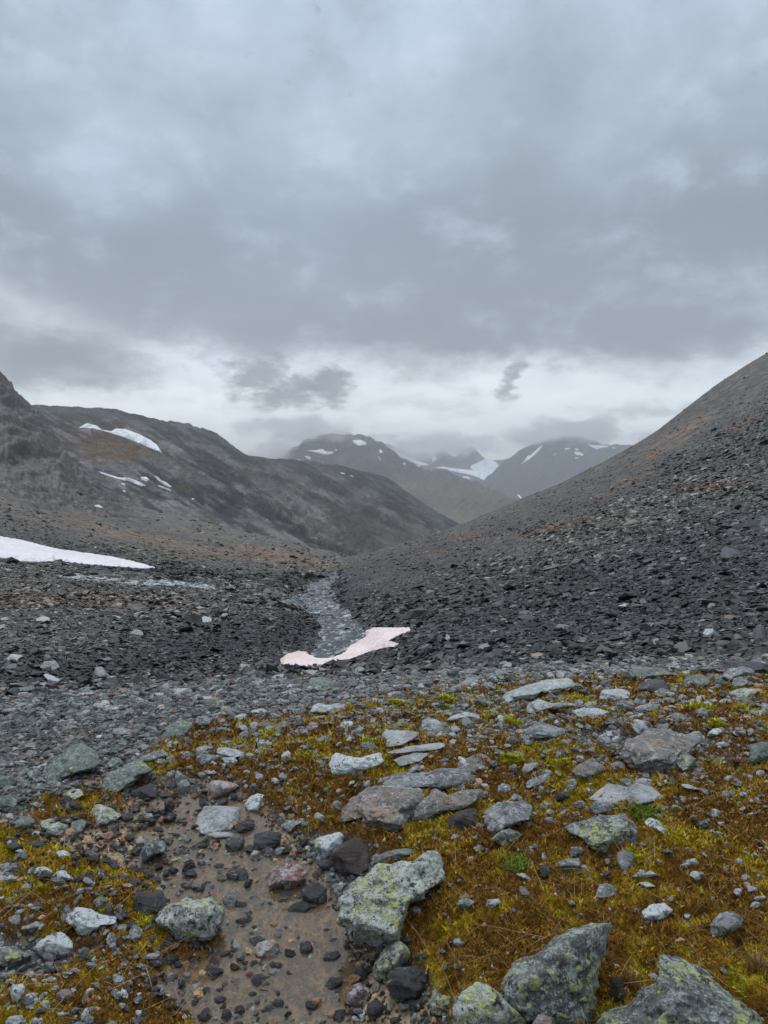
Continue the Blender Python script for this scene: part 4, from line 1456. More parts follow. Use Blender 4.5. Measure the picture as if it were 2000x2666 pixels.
# (region, outline, material, lie, depth, label, short name used by its neighbours' labels)
HERO = [
 ('A', '270,540 300,440 390,360 510,300 590,360 625,440 600,470 470,490 420,500 330,550', 'green', .5, .6, 'large slanted grey-green block at the left edge of the gravel', 'the slanted green block'),
 ('A', '590,610 640,540 740,460 870,400 940,480 930,505 860,500 850,550 760,580 700,615 620,635', 'green', .5, .6, 'long split grey-green boulder leaning over the brown puddle', 'the split boulder'),
 ('A', '640,460 690,410 730,400 770,440 710,472 650,478', 'green', .5, .6, 'greenish wedge wedged behind the split boulder', None),
 ('A', '850,410 960,368 1020,368 1050,395 960,425 870,432', 'grey', .6, .6, 'long grey slab lying just behind the split boulder', None),
 ('A', '540,790 555,730 600,690 660,710 760,760 740,778 680,800 600,825', 'mosaic', .4, .7, 'pale pyramid rock with yellow lichen edge in the puddle', 'the lichen pyramid'),
 ('A', '240,800 320,785 420,800 440,860 380,900 310,890 250,840', 'mosaic', .5, .7, 'broad pale lichen-covered rock left of the lichen pyramid', None),
 ('A', '430,860 440,810 510,785 545,810 520,850 470,885', 'green', .5, .7, 'low grey rock touching the lichen pyramid from the left', None),
 ('A', '70,820 140,770 200,765 222,810 170,845 90,845', 'green', .5, .7, 'grey-green rounded rock near the left edge above the puddle', 'the left-edge round rock'),
 ('A', '1215,760 1260,705 1400,700 1490,720 1480,790 1430,835 1250,865 1200,820', 'slab', .85, .4, 'flat silver slab lying in the shallow puddle', 'the flat puddle slab'),
 ('A', '1250,885 1350,860 1440,870 1452,892 1330,902', 'slab', .8, .4, 'thin pale slab just below the flat puddle slab', None),
 ('A', '1385,945 1400,900 1500,890 1520,930 1465,990 1400,980', 'dark', .4, .7, 'dark wet rock in the puddle under the thin slab', None),
 ('A', '1280,590 1300,550 1350,548 1440,565 1488,582 1420,622 1350,640 1300,655', 'pink', .4, .7, 'pinkish pale rock at the upper end of the puddle', 'the pink rock'),
 ('A', '1510,700 1540,650 1590,628 1645,640 1642,690 1600,725 1530,735', 'white', .3, .9, 'rounded whitish boulder standing right of the flat puddle slab', 'the white round boulder'),
 ('A', '1440,840 1490,790 1560,800 1585,830 1550,875 1470,865', 'dark', .4, .8, 'dark green-grey rock between the flat slab and the moss', None),
 ('A', '840,1050 855,985 900,920 960,905 1010,920 1035,960 1020,990 940,1015 870,1070', 'lichen', .35, .8, 'dark rock with yellow lichen blotches in the puddle', 'the yellow-blotched rock'),
 ('A', '1090,922 1130,878 1190,910 1160,938 1100,940', 'lichen', .4, .8, 'small dark triangular rock with lichen in the puddle', None),
 ('A', '800,630 850,600 940,560 985,600 960,650 870,662', 'dark', .5, .7, 'dark low rock at the foot of the split boulder', None),
 ('A', '1335,380 1345,348 1390,345 1500,370 1515,392 1440,402 1370,398', 'pale', .7, .5, 'pale elongated slab in orange moss left of centre', 'the pale orange-moss slab'),
 ('A', '1370,412 1440,402 1470,430 1440,460 1395,452', 'pale', .5, .8, 'pale stone tucked under the pale elongated slab', None),
 ('A', '1200,430 1220,390 1290,385 1332,412 1300,442 1240,450', 'grey', .4, .8, 'grey mottled stone left of the pale elongated slab', None),
 ('A', '990,272 1050,200 1120,175 1190,190 1192,218 1120,270 1040,292', 'green', .5, .6, 'mint-green lichen boulder at the top edge of the moss', 'the mint-green boulder'),
 ('A', '1200,190 1220,155 1270,150 1315,170 1300,200 1240,212', 'grey', .4, .8, 'dark grey blocky rock right of the mint-green boulder', None),
 ('A', '690,262 700,225 780,225 832,240 820,262 740,278', 'grey', .5, .8, 'mossy grey block left of the mint-green boulder', None),
 ('A', '590,285 600,272 640,268 664,283 620,297', 'white', .6, .7, 'lone small white stone on the grey gravel slope', 'the lone white stone'),
 ('A', '0,650 60,632 112,680 90,722 0,735 -40,700', 'green', .4, .7, 'grey-green rock cut by the left edge above the puddle', None),
 ('A', '385,640 440,598 500,600 522,640 465,665', 'mosaic', .6, .6, 'low rock with one bright yellow lichen dot', None),
 ('B', '370,120 385,85 430,68 470,85 560,68 590,100 540,132 440,128', 'pale', .7, .6, 'long smooth pale rock at the upper left of the moss', 'the smooth pale rock'),
 ('B', '805,335 815,245 900,235 1058,252 1040,275 950,320', 'slab', .85, .4, 'wedge-shaped silver slab with fine grain above centre', 'the wedge slab'),
 ('B', '830,372 960,345 1080,325 1210,313 1212,340 1150,362 960,372 870,382', 'slab', .85, .3, 'long thin silver slab under the wedge slab', 'the long thin slab'),
 ('B', '885,425 920,405 1030,378 1125,380 1050,430 930,455', 'slab', .85, .3, 'flat pointed slab just below the long thin slab', None),
 ('B', '485,440 495,400 540,378 600,400 690,410 760,385 822,372 828,440 700,480 600,508 505,505', 'white', .55, .6, 'knobbly whitish rock with an orange stain at its left end', 'the knobbly white rock'),
 ('B', '820,575 850,520 900,500 1080,490 1250,450 1330,470 1500,480 1480,525 1330,565 1180,590 1100,580', 'grey', .75, .4, 'long dark grey layered slab lying behind the domed slab', 'the layered slab'),
 ('B', '1250,500 1255,445 1330,410 1430,380 1500,415 1505,450 1420,485 1300,512', 'rust', .6, .5, 'rust-tipped slab resting on the dark layered slab', None),
 ('B', '525,745 590,680 740,590 860,575 1080,568 1120,610 1100,650 990,740 960,790 830,850 700,855 680,770 560,780', 'rust', .65, .5, 'huge domed grey slab with orange stains in the middle', 'the orange-stained dome'),
 ('B', '960,780 990,720 1110,640 1140,600 1230,640 1330,600 1480,605 1440,660 1300,735 1180,740 1100,805 1030,800', 'rust', .6, .5, 'broken grey extension at the right end of the domed slab', None),
 ('B', '1212,855 1225,770 1290,740 1400,715 1415,760 1400,840 1320,862', 'brown', .3, .8, 'dark brown angular block right of the domed slab', 'the dark brown block'),
 ('B', '1440,740 1490,690 1580,668 1700,670 1750,700 1740,790 1680,800 1560,830 1500,880 1470,830', 'grey', .5, .7, 'pale grey stepped rock right of the dark brown block', 'the stepped grey rock'),
 ('B', '1480,910 1550,860 1610,842 1680,880 1660,930 1570,948', 'lichen', .4, .8, 'green-tinged rock at the foot of the stepped grey rock', None),
 ('B', '190,825 270,785 380,775 370,800 290,830 240,860', 'grey', .7, .5, 'flat bluish grey stone in the dark moss left of the dome', None),
 ('B', '400,970 400,910 500,880 560,862 590,890 570,960 480,1010 430,1030', 'white', .4, .8, 'whitish mottled rock at the puddle shore', 'the mottled shore rock'),
 ('B', '490,1010 600,930 640,880 700,890 745,960 745,1066 650,1130 560,1110', 'brown', .4, .8, 'big dark brown wet boulder at the puddle shore', 'the brown shore boulder'),
 ('B', '20,960 30,880 100,860 200,870 190,940 100,980', 'dark', .4, .8, 'dark grey lump between puddle and moss', None),
 ('B', '20,310 50,285 120,287 155,308 110,335 50,330', 'pale', .6, .7, 'bright oval stone in the orange moss', 'the bright oval stone'),
 ('B', '1050,235 1060,180 1110,160 1180,185 1210,230 1150,248', 'pale', .35, .9, 'rounded pale boulder above the wedge slab', 'the rounded pale boulder'),
 ('B', '1205,175 1260,145 1340,128 1420,145 1432,170 1330,180', 'pale', .7, .6, 'long low pale stone right of the rounded pale boulder', None),
 ('B', '555,215 570,188 635,182 640,205 600,230 570,225', 'white', .5, .7, 'small white angular stone left of the wedge slab', None),
 ('C', '155,110 175,75 250,45 330,75 420,70 432,92 300,108 175,135', 'pale', .65, .6, 'broad pale grey boulder with a lifted edge, upper middle', 'the lifted pale boulder'),
 ('C', '440,120 480,105 580,97 640,110 688,132 600,155 500,158', 'pale', .75, .5, 'flat pale slab right of the lifted pale boulder', 'the flat pale slab'),
 ('C', '115,275 150,235 220,190 270,185 340,210 400,235 405,265 320,290 200,298', 'grey', .5, .7, 'low mottled dark grey mound of rock', 'the mottled mound'),
 ('C', '770,230 775,168 850,172 920,185 955,210 920,245 850,262', 'pale', .45, .8, 'pale blocky stone just behind the big brown boulder', None),
 ('C', '740,400 770,320 860,270 940,225 1040,232 1180,255 1268,290 1230,320 1200,370 1150,400 1100,470 960,480 820,450', 'rust', .5, .7, 'big rugged brownish boulder with a dark cleft, right side', 'the big cleft boulder'),
 ('C', '850,400 865,355 940,338 1010,365 1060,420 1078,478 960,502 880,480', 'grey', .35, .7, 'grey leaning rock in front of the big cleft boulder', None),
 ('C', '1085,440 1110,390 1170,383 1218,415 1200,460 1130,488', 'lichen', .35, .8, 'dark rounded rock with a lichen dot by the cleft boulder', None),
 ('C', '435,495 480,455 540,420 610,440 670,482 600,505 500,530', 'rust', .5, .7, 'orange-brown pointed rock left of the grey plate', 'the orange pointed rock'),
 ('C', '548,645 620,600 650,570 720,520 720,500 830,487 900,520 1000,548 930,560 960,600 1020,640 900,672 800,678 650,672', 'slab', .95, .25, 'large flat jagged silver plate on the moss', 'the jagged silver plate'),
 ('C', '550,720 580,685 640,672 700,705 700,745 620,762 560,755', 'grey', .4, .8, 'round grey rock just behind the lichen slab', None),
 ('C', '382,850 430,820 560,780 780,752 830,800 882,915 860,935 790,985 700,975 560,965 500,900', 'lichen', .5, .6, 'tilted dark slab dotted with yellow-green lichen', 'the lichen slab'),
 ('C', '720,1060 725,990 780,980 830,1000 840,1050 780,1110', 'grey', .4, .7, 'narrow grey stone under the lower corner of the lichen slab', None),
 ('C', '888,800 930,778 980,800 1060,870 1040,885 960,850 900,825', 'white', .5, .6, 'slanting whitish stone right of the lichen slab', None),
 ('C', '345,650 390,605 440,645 420,665 360,672', 'dark', .4, .8, 'dark little pyramid stone above the lichen slab', None),
 ('C', '415,600 420,545 470,535 485,570 450,610', 'grey', .3, .8, 'upright grey stone above the dark little pyramid', None),
 ('C', '155,590 180,550 260,510 330,495 320,530 240,570', 'grey', .6, .5, 'slanting flat grey stone below the orange pointed rock', None),
 ('C', '1280,275 1300,235 1350,226 1390,250 1350,268', 'white', .5, .8, 'small white rock right of the big cleft boulder', None),
 ('C', '1535,400 1560,330 1620,305 1700,310 1720,400 1640,430 1570,435', 'green', .35, .8, 'grey-green lichen boulder at the right edge', 'the right-edge boulder'),
 ('C', '1370,545 1400,515 1450,520 1555,585 1500,592 1420,570', 'grey', .6, .6, 'dark grey low wedge near the right edge', None),
 ('C', '1115,570 1160,570 1262,608 1180,602 1130,588', 'pale', .8, .5, 'thin pale sliver of stone right of the jagged plate', None),
 ('C', '1190,835 1210,800 1290,790 1302,830 1250,845', 'grey', .4, .8, 'mottled grey stone right of the slanting whitish one', None),
 ('C', '1440,740 1445,700 1478,700 1500,750 1590,770 1570,795 1460,790', 'grey', .4, .6, 'crooked grey stone near the right edge', None),
 ('C', '830,110 850,90 930,75 1000,80 960,120 860,125', 'grey', .6, .6, 'grey knobbly stone left of the bright moss cushion', None),
 ('I', '490,700 520,670 610,640 700,610 800,608 850,635 800,655 700,650 640,690 540,705', 'pale', .7, .6, 'long pale boulder at the far edge of the moss', 'the long far boulder'),
 ('I', '1050,610 1060,570 1100,552 1200,565 1260,590 1200,612', 'green', .5, .7, 'green-tinged rock on the far moss edge', 'the green far rock'),
 ('I', '1290,620 1300,600 1380,588 1415,620 1390,640 1310,642', 'green', .5, .7, 'grey-green block right of the green-tinged far rock', None),
 ('I', '1090,650 1110,620 1200,610 1240,640 1230,668 1160,660', 'dark', .5, .7, 'dark jagged rock under the green-tinged far rock', None),
 ('I', '925,690 940,655 1010,650 1060,660 1080,690 1000,700', 'pale', .6, .6, 'pale block beside the dark hollow on the far moss edge', None),
 ('I', '1465,575 1470,535 1530,528 1660,545 1700,590 1600,600', 'dark', .3, .8, 'black block at the right end of the far moss edge', 'the black far block'),
 ('I', '1455,595 1490,565 1560,552 1608,575 1590,600 1500,612', 'grey', .45, .8, 'grey arched rock in front of the black far block', None),
 ('I', '1490,665 1540,650 1640,652 1630,680 1560,690 1500,682', 'mosaic', .8, .4, 'flat lichen-green slab near the right edge', 'the flat green slab'),
 ('I', '1500,635 1510,605 1560,602 1600,630 1560,645', 'grey', .5, .7, 'grey block between the arched rock and the green slab', None),
 ('E', '600,540 605,460 560,440 515,430 545,330 600,250 700,170 800,100 900,90 1060,60 1090,20 1170,10 1210,90 1238,170 1200,230 1110,270 1060,330 990,360 970,410 930,470 920,530 870,575 700,565', 'mosaic', .35, .75, 'biggest lichen-mottled boulder at the puddle edge, lower centre', 'the great lichen boulder'),
 ('E', '760,115 800,60 900,25 1000,12 1050,40 960,75 830,105', 'green', .6, .5, 'pale slab leaning behind the great lichen boulder', None),
 ('E', '75,220 110,160 200,105 290,100 360,170 340,215 260,262 170,262', 'red', .4, .8, 'dull red rock in the puddle left of the great boulder', 'the red puddle rock'),
 ('E', '315,280 350,240 420,230 480,270 480,330 430,375 330,335', 'dark', .35, .85, 'dark faceted stone below the red puddle rock', 'the dark faceted stone'),
 ('E', '200,390 300,350 360,335 400,375 340,410 240,415', 'dark', .6, .7, 'dark flat stone under the faceted one', None),
 ('E', '755,800 760,730 830,640 910,583 990,620 1005,690 960,740 850,770 830,830', 'lichen', .35, .8, 'small domed rock with two yellow lichen patches', 'the two-patch rock'),
 ('E', '835,870 850,770 1030,735 1110,790 1130,860 1060,940 900,945', 'dark', .45, .8, 'dark flat-topped rock with one white spot below it', None),
 ('E', '1245,1010 1250,930 1400,822 1470,860 1560,930 1600,980 1700,1060 1760,1140 1280,1180', 'mosaic', .35, .8, 'pointed boulder crusted white and yellow at the bottom edge', 'the crusted bottom boulder'),
 ('E', '1110,950 1150,905 1240,930 1250,1010 1180,1050 1120,1040', 'lichen', .4, .8, 'small black and white stone beside the crusted bottom boulder', None),
 ('E', '5,650 60,600 150,570 190,610 170,670 60,690', 'pink', .6, .7, 'pale brown flat stone in the puddle', 'the pale brown flat stone'),
 ('E', '300,660 310,600 370,590 395,640 350,680', 'dark', .3, .9, 'round black stone in the puddle', None),
 ('E', '580,960 600,880 680,845 745,880 740,960 640,985', 'red', .4, .8, 'reddish stone lying in the lower puddle', 'the reddish stone'),
 ('E', '720,1040 730,970 800,945 850,1000 820,1055', 'dark', .3, .9, 'smooth black stone next to the reddish stone', None),
 ('E', '440,890 500,810 575,820 570,860 500,895', 'dark', .4, .8, 'dark pointed stone left of the reddish stone', None),
 ('E', '640,790 650,735 700,755 740,800 690,830', 'dark', .3, .8, 'dark leaning stone above the reddish stone', None),
 ('G', '10,860 30,790 120,700 260,640 420,520 560,462 750,448 720,500 690,580 660,700 620,830 590,930 560,1060 400,1110 200,1060 40,930', 'lichen', .4, .7, 'long dark boulder dotted with round lichen, lower right', 'the long dotted boulder'),
 ('G', '785,1000 880,880 985,810 975,700 960,660 1010,622 1130,690 1230,740 1320,810 1420,900 1450,945 1560,1020 1680,1110 1760,1260 600,1260 600,1050 650,1005', 'lichen', .4, .8, 'wide dark grey lichen boulder in the bottom right corner', 'the corner boulder'),
 ('G', '680,900 685,820 740,805 775,850 770,960 700,960', 'brown', .2, .7, 'upright brown stone between the two big lower boulders', None),
 ('G', '875,410 940,370 1020,352 1075,405 1040,440 960,475 890,455', 'white', .45, .8, 'blue-white patched stone alone in the moss', 'the patched moss stone'),
 ('G', '1290,540 1295,490 1350,420 1400,405 1480,430 1530,465 1440,520 1340,560', 'grey', .4, .8, 'dark grey half-buried stone near the right edge', 'the half-buried stone'),
 ('G', '810,195 870,150 920,145 990,185 900,195', 'pale', .7, .6, 'flat mottled stone above the patched moss stone', None),
 ('G', '855,230 920,228 970,255 900,265', 'white', .8, .5, 'thin white stone flake in the moss', None),
 ('G', '1055,145 1130,90 1210,80 1240,115 1150,135', 'pale', .6, .6, 'pale slanting stone in the moss on the right', 'the pale slanting stone'),
 ('G', '320,150 340,110 420,85 490,80 525,130 440,165 360,180', 'grey', .5, .8, 'grey mottled stone left of the narrow grey stone', 'the moss-framed grey stone'),
 ('G', '245,180 250,135 310,125 330,170 290,200', 'dark', .4, .8, 'dark stone attached to the moss-framed grey stone', None),
 ('G', '430,70 440,15 500,5 548,40 510,75', 'lichen', .4, .8, 'small lichen-dotted stone under the lichen slab', None),
 ('G', '590,310 620,240 690,235 740,290 680,325', 'grey', .7, .5, 'dull stone sunk in moss above the long dotted boulder', None),
 ('G', '90,175 140,170 260,210 180,218', 'pale', .7, .5, 'pale sliver in moss left of the dark stone', None),
 ('G', '205,1100 240,1045 310,1035 350,1090 340,1140 220,1150', 'pink', .3, .8, 'pinkish stone at the bottom edge between two boulders', None),
 ('E', '1275,370 1290,335 1350,325 1395,350 1340,395', 'green', .5, .8, 'small grey-green stone in moss right of the great boulder', None),
 ('E', '1450,375 1470,335 1540,330 1555,360 1490,388', 'pale', .6, .7, 'small pale stone with a black spot in the moss', None),
 ('D', '955,470 960,420 1030,370 1150,350 1260,310 1330,305 1395,370 1390,470 1300,560 1220,600 1140,590 1070,530', 'mosaic', .35, .8, 'egg-shaped lichen boulder in the puddle, lower left', 'the egg-shaped boulder'),
 ('D', '1370,310 1440,270 1465,330 1450,370 1400,400', 'grey', .4, .8, 'small pale knob on the right end of the egg-shaped boulder', None),
 ('D', '350,480 400,440 480,385 560,390 620,420 730,440 720,490 640,490 540,545 490,540 440,500', 'white', .45, .7, 'white mottled rock in the lower left moss', 'the white mottled rock'),
 ('D', '205,640 240,590 340,540 380,535 440,580 460,650 420,710 300,715', 'white', .35, .85, 'rounded white rock with dark spots near the left edge', 'the round white rock'),
 ('D', '-30,620 60,620 130,650 200,680 180,725 80,752 -30,740', 'lichen', .4, .8, 'lichen-patched rock cut by the left edge, low', None),
 ('D', '205,180 230,135 280,130 330,165 290,200 230,200', 'white', .4, .8, 'left one of two bright white stones in the moss', 'the twin white stones'),
 ('D', '310,205 350,160 400,155 465,210 390,215', 'white', .5, .7, 'right one of two bright white stones in the moss', None),
 ('D', '-30,165 30,160 135,195 120,215 -30,235', 'pale', .6, .6, 'pale stone at the left edge beside the twin white stones', None),
 ('D', '-20,120 60,105 125,155 60,175 -20,170', 'grey', .6, .6, 'grey stone at the left edge above the twin white stones', None),
 ('D', '810,360 820,290 1000,285 1042,330 1030,390 900,420 830,400', 'dark', .6, .6, 'dark grainy rock left of the egg-shaped boulder', None),
 ('D', '60,920 90,860 140,845 165,870 130,940 80,965', 'white', .4, .8, 'white-topped grey stone in the lower left corner', 'the white-topped stone'),
 ('D', '345,920 370,890 430,885 450,930 400,980 360,960', 'rust', .35, .9, 'brownish ring-marked round stone, lower left', 'the ring-marked stone'),
 ('D', '500,960 530,900 555,895 550,950 520,990', 'pink', .3, .7, 'small upright pinkish stone, lower left', None),
 ('D', '30,1090 60,1060 140,1045 160,1090 140,1130 40,1130', 'pale', .5, .8, 'pale stone on the bottom edge, left', None),
 ('D', '395,1100 430,1075 560,1075 610,1110 580,1140 400,1140', 'grey', .6, .7, 'flat grey rock on the bottom edge', None),
 ('D', '125,530 130,495 200,470 310,475 290,500 200,520', 'pale', .6, .6, 'flat pale stone between moss tufts, lower left', None),
 ('D', '340,60 345,35 400,30 445,60 430,80 370,75', 'white', .5, .8, 'small white stone pair by the puddle, left', None),
 ('D', '1130,190 1150,155 1200,150 1220,180 1190,205', 'dark', .3, .9, 'oval black pebble in the puddle above the egg-shaped boulder', None),
 ('D', '1020,160 1060,130 1105,150 1090,185 1040,180', 'dark', .3, .9, 'black pebble left of the oval black pebble', None),
 ('H', '400,600 410,560 440,558 475,595 450,612', 'grey', .3, .8, 'pointed grey boulder on the dark rubble across the gully', 'the pointed gully boulder'),
 ('H', '168,560 190,535 240,530 262,560 230,580', 'grey', .4, .8, 'grey boulder left of the pointed gully boulder', None),
 ('H', '25,525 50,502 95,505 102,525 60,535', 'pale', .5, .7, 'pale rounded boulder on the left bank rubble', 'the pale bank boulder'),
 ('H', '45,665 80,645 150,642 162,660 100,675', 'green', .6, .6, 'flat pale rock on the near lip of the gully, left', 'the gully lip rock'),
 ('H', '185,590 210,588 262,615 240,628 205,615', 'pale', .5, .6, 'flat slab in the dark rubble below the pointed boulder', None),
 ('H', '1325,640 1340,605 1400,600 1448,630 1430,655 1350,655', 'green', .4, .8, 'smooth grey boulder below the pink snow patch', 'the smooth grey boulder'),
 ('H', '742,665 760,650 820,650 837,660 800,680 755,675', 'pale', .6, .6, 'pale oval rock on the gravel before the gully', 'the pale oval rock'),
 ('H', '1230,645 1250,630 1280,632 1275,650', 'pale', .6, .6, 'small pale rock left of the smooth grey boulder', None),
 ('H', '820,690 880,682 945,690 900,705 830,700', 'pale', .8, .4, 'thin pale slab on the gravel', None),
 ('H', '153,358 175,340 215,342 218,360 170,366', 'pale', .5, .7, 'pale boulder on the rusty left bank', 'the pale rusty-bank boulder'),
 ('H', '860,355 880,337 912,345 918,360 880,365', 'pale', .5, .7, 'pale boulder in the middle of the left bank', None),
 ('H', '555,415 580,396 610,400 625,418 590,424', 'grey', .5, .7, 'grey boulder on the left bank right of centre', None),
 ('I', '1450,80 1455,50 1480,38 1540,62 1545,75 1490,88', 'dark', .3, .9, 'big black rock perched on the right scree', 'the big black scree rock'),
 ('I', '805,108 820,92 868,92 870,105 830,112', 'dark', .4, .8, 'flat black rock left of the big black scree rock', None),
 ('I', '478,300 490,275 510,272 518,295', 'dark', .3, .8, 'black upright rock low on the scree', None),
 ('I', '235,328 240,310 262,305 268,322', 'dark', .3, .8, 'small black rock near the foot of the scree', None),
 ('I', '768,255 775,240 805,236 808,250', 'dark', .3, .8, 'black rock in the middle of the scree', None),
 ('I', '1590,440 1595,395 1625,380 1655,405 1650,445', 'dark', .3, .8, 'dark reddish boulder low on the scree at the right', 'the dark reddish scree boulder'),
 ('I', '1378,415 1385,395 1420,390 1430,412 1400,425', 'pale', .5, .8, 'pale slab left of the dark reddish scree boulder', None),
 ('I', '1010,295 1040,283 1080,288 1070,300', 'pale', .7, .6, 'pale flat block in the middle of the scree', None),
 ('I', '1620,-60 1640,-90 1680,-80 1690,-55', 'dark', .3, .8, 'black rock high on the scree at the right edge', None),
 ('I', '1395,300 1405,280 1440,278 1448,298', 'rust', .4, .8, 'light brown block on the scree, right', None),
]
# smaller ones: (region, 'x,y,w,h ...', material)
MED = [
 ('B', '240,570,30,22 40,500,60,30 160,560,70,28 350,590,40,24 195,440,40,26 205,765,60,36 340,690,34,24 310,360,20,16 395,372,70,22 590,350,40,26 680,385,34,20 430,160,110,24 290,135,110,44 215,125,36,28', 'grey'),
 ('B', '60,125,120,36 75,255,90,34 120,230,50,30 910,338,50,18 1250,390,80,36 1265,230,70,44 1250,268,60,36 1255,312,56,36 1345,262,70,30 1420,275,90,30 1520,352,130,30 1590,335,50,26 1370,360,60,26 1550,180,60,80', 'pale'),
 ('B', '1570,595,90,60 1640,650,60,50 1380,860,80,50 1270,895,60,40 785,950,60,30 625,610,60,40 1270,600,60,30 1450,630,90,50 1640,590,50,34', 'grey'),
 ('C', '180,310,80,44 55,335,46,26 285,375,50,34 205,460,90,50 265,600,60,44 110,645,70,60 310,695,80,30 490,700,50,26 620,412,90,44 500,415,60,44 435,365,80,36 360,390,60,40 735,455,120,44 1230,483,80,30', 'grey'),
 ('C', '30,590,60,60 500,210,60,30 1060,770,0,0 690,258,90,34 720,290,60,26 1480,255,80,40 1550,295,90,30 1240,45,70,50 1400,60,90,26 1335,750,70,60 1225,655,60,24 1510,635,70,34 1610,505,70,40 1380,330,120,60 1560,675,40,24', 'pale'),
 ('C', '330,110,60,40 990,765,90,30 1600,130,120,40 1640,95,60,60 1190,60,60,30 700,110,60,30 960,60,70,30 480,60,90,30 1590,1010,80,30 1370,1020,60,36 1170,1050,140,40 1400,940,40,30 480,980,80,60', 'grey'),
 ('C', '870,30,50,30 640,35,60,28 60,40,90,30 330,30,70,30 740,175,40,20 1070,190,40,16 1300,210,40,16 550,235,50,18', 'rust'),
 ('I', '290,620,30,20 370,620,80,30 310,655,60,34 450,640,70,36 360,715,70,30 60,670,60,20 260,570,40,16 780,590,60,36 890,720,60,26 1350,700,60,30 1140,735,110,34 1450,610,50,30', 'grey'),
 ('I', '210,805,110,50 345,772,150,34 305,825,60,34 290,850,44,28 490,795,60,44 620,880,60,30 380,855,60,22 130,905,110,36 980,845,60,26 1430,840,80,34 1540,845,60,30 800,915,70,30 940,950,60,30 1300,960,80,50', 'pale'),
 ('H', '1360,880,0,0 1140,880,90,32 960,860,60,20 1370,925,60,20 870,915,60,30 1500,805,60,30 1120,750,80,24 1040,770,60,26 690,678,50,18 650,635,60,16 520,740,110,14 310,683,40,20 440,862,50,16 370,675,90,14 930,650,60,14', 'pale'),
 ('A', '30,560,160,90 150,500,90,40 250,600,70,40 330,570,90,40 210,590,40,30 450,520,70,44 560,520,60,44 640,380,90,50 580,385,50,30 700,365,80,40', 'green'),
 ('A', '90,300,0,0 400,870,0,0 820,380,110,50 890,345,90,40 1060,415,80,44 1000,450,60,80 1070,505,40,44 1160,390,70,44 1090,330,50,50 1040,335,40,44 1250,240,70,24 1390,270,110,20 1390,315,100,24 1290,345,60,26', 'rust'),
 ('A', '1060,580,70,44 1130,610,80,60 1200,630,70,70 1250,640,40,60 1110,655,50,30 1020,640,90,50 980,670,50,24 1310,620,44,60 1100,805,70,46 965,775,80,40 980,850,80,40 800,900,70,50 880,700,40,20', 'dark'),
 ('A', '1310,490,110,44 1530,495,60,30 1540,390,60,30 1590,370,44,30 1600,255,80,24 540,525,50,30 580,490,40,22 660,660,40,16 1270,780,0,0 60,770,60,40 30,790,70,50 480,880,40,20 220,880,60,40', 'pale'),
 ('A', '1280,950,60,36 1620,900,90,70 1590,870,60,50 1610,960,80,60 1570,1040,90,50 1400,960,0,0 900,1000,0,0 100,960,110,60 230,940,150,44 60,930,70,44 500,900,30,20 700,950,60,40', 'dark'),
 ('E', '30,120,90,120 180,120,110,50 120,60,80,60 220,30,90,60 270,60,60,60 310,30,60,50 60,15,130,60 500,20,90,40 470,110,110,70 380,150,50,24', 'dark'),
 ('E', '220,305,80,50 480,540,60,60 520,590,80,50 430,610,60,36 500,690,150,80 545,640,60,40 160,740,100,60 240,800,60,50 250,735,40,44 40,840,80,80 110,820,60,36 230,870,60,36 90,900,90,40 20,920,60,40', 'dark'),
 ('E', '170,980,90,70 380,990,90,70 260,940,80,36 370,1020,80,60 230,1080,60,50 650,1040,60,50 900,1080,80,50 1030,985,100,70 970,580,70,50 1040,690,60,50 760,665,80,44 1080,680,50,50 600,630,60,50', 'dark'),
 ('E', '380,700,40,70 410,415,50,40 370,440,30,20 1190,530,50,30 1290,600,90,60 1280,840,80,50 1180,490,30,20 130,900,40,30 1290,215,60,30 1240,250,40,30 1420,20,90,44', 'grey'),
 ('D', '50,350,60,50 120,410,80,26 170,350,60,20 620,350,110,60 730,380,60,60 690,590,80,110 840,540,90,130 560,740,80,40 730,770,30,30 800,800,44,34 800,850,50,44 970,680,60,60', 'grey'),
 ('D', '200,790,30,24 210,835,40,30 10,820,30,40 280,920,50,40 280,980,70,60 390,1040,90,30 750,990,60,44 730,920,70,44 860,920,40,26 860,1040,60,60 215,1085,60,50 400,790,40,24 490,280,80,40 570,240,44,26 330,830,50,30', 'pale'),
 ('D', '960,730,80,50 1060,700,80,60 1100,740,60,40 1040,840,60,50 1110,890,60,36 1020,930,50,50 1220,860,60,44 1320,720,70,60 1330,780,110,60 1440,650,60,40 1350,900,80,50 1360,950,90,50 1400,1050,80,80 1480,1020,80,80 1260,1060,90,70', 'dark'),
 ('D', '910,180,50,60 1140,250,60,44 1070,240,80,36 820,230,90,60 880,240,60,40 1130,130,40,30 970,205,60,44 1050,430,0,0 1500,470,110,50 1490,370,110,60 1550,550,50,40 1560,820,120,90 1570,900,90,70 1440,190,100,80 1500,190,80,110 1350,130,70,50', 'dark'),
 ('G', '280,70,50,60 1360,80,60,40 1480,100,60,36 1600,60,90,36 1520,200,70,50 1210,190,90,60 1480,290,70,60 1610,325,90,26 1590,365,90,50 1160,440,50,36 620,290,0,0 1600,190,50,30', 'pale'),
 ('G', '10,345,60,40 1630,850,90,60 1540,930,80,60 0,0,0,0', 'grey'),
]
NOISE_W = 'nearest second third fourth fifth sixth seventh eighth ninth tenth eleventh twelfth thirteenth fourteenth fifteenth sixteenth'.split()
landmarks = []
taken = []
small = []


def rx(reg, s):
    ox, oy, k = REG[reg]
    return [(ox + float(p.split(',')[0]) * k, oy + float(p.split(',')[1]) * k) for p in s.split()]


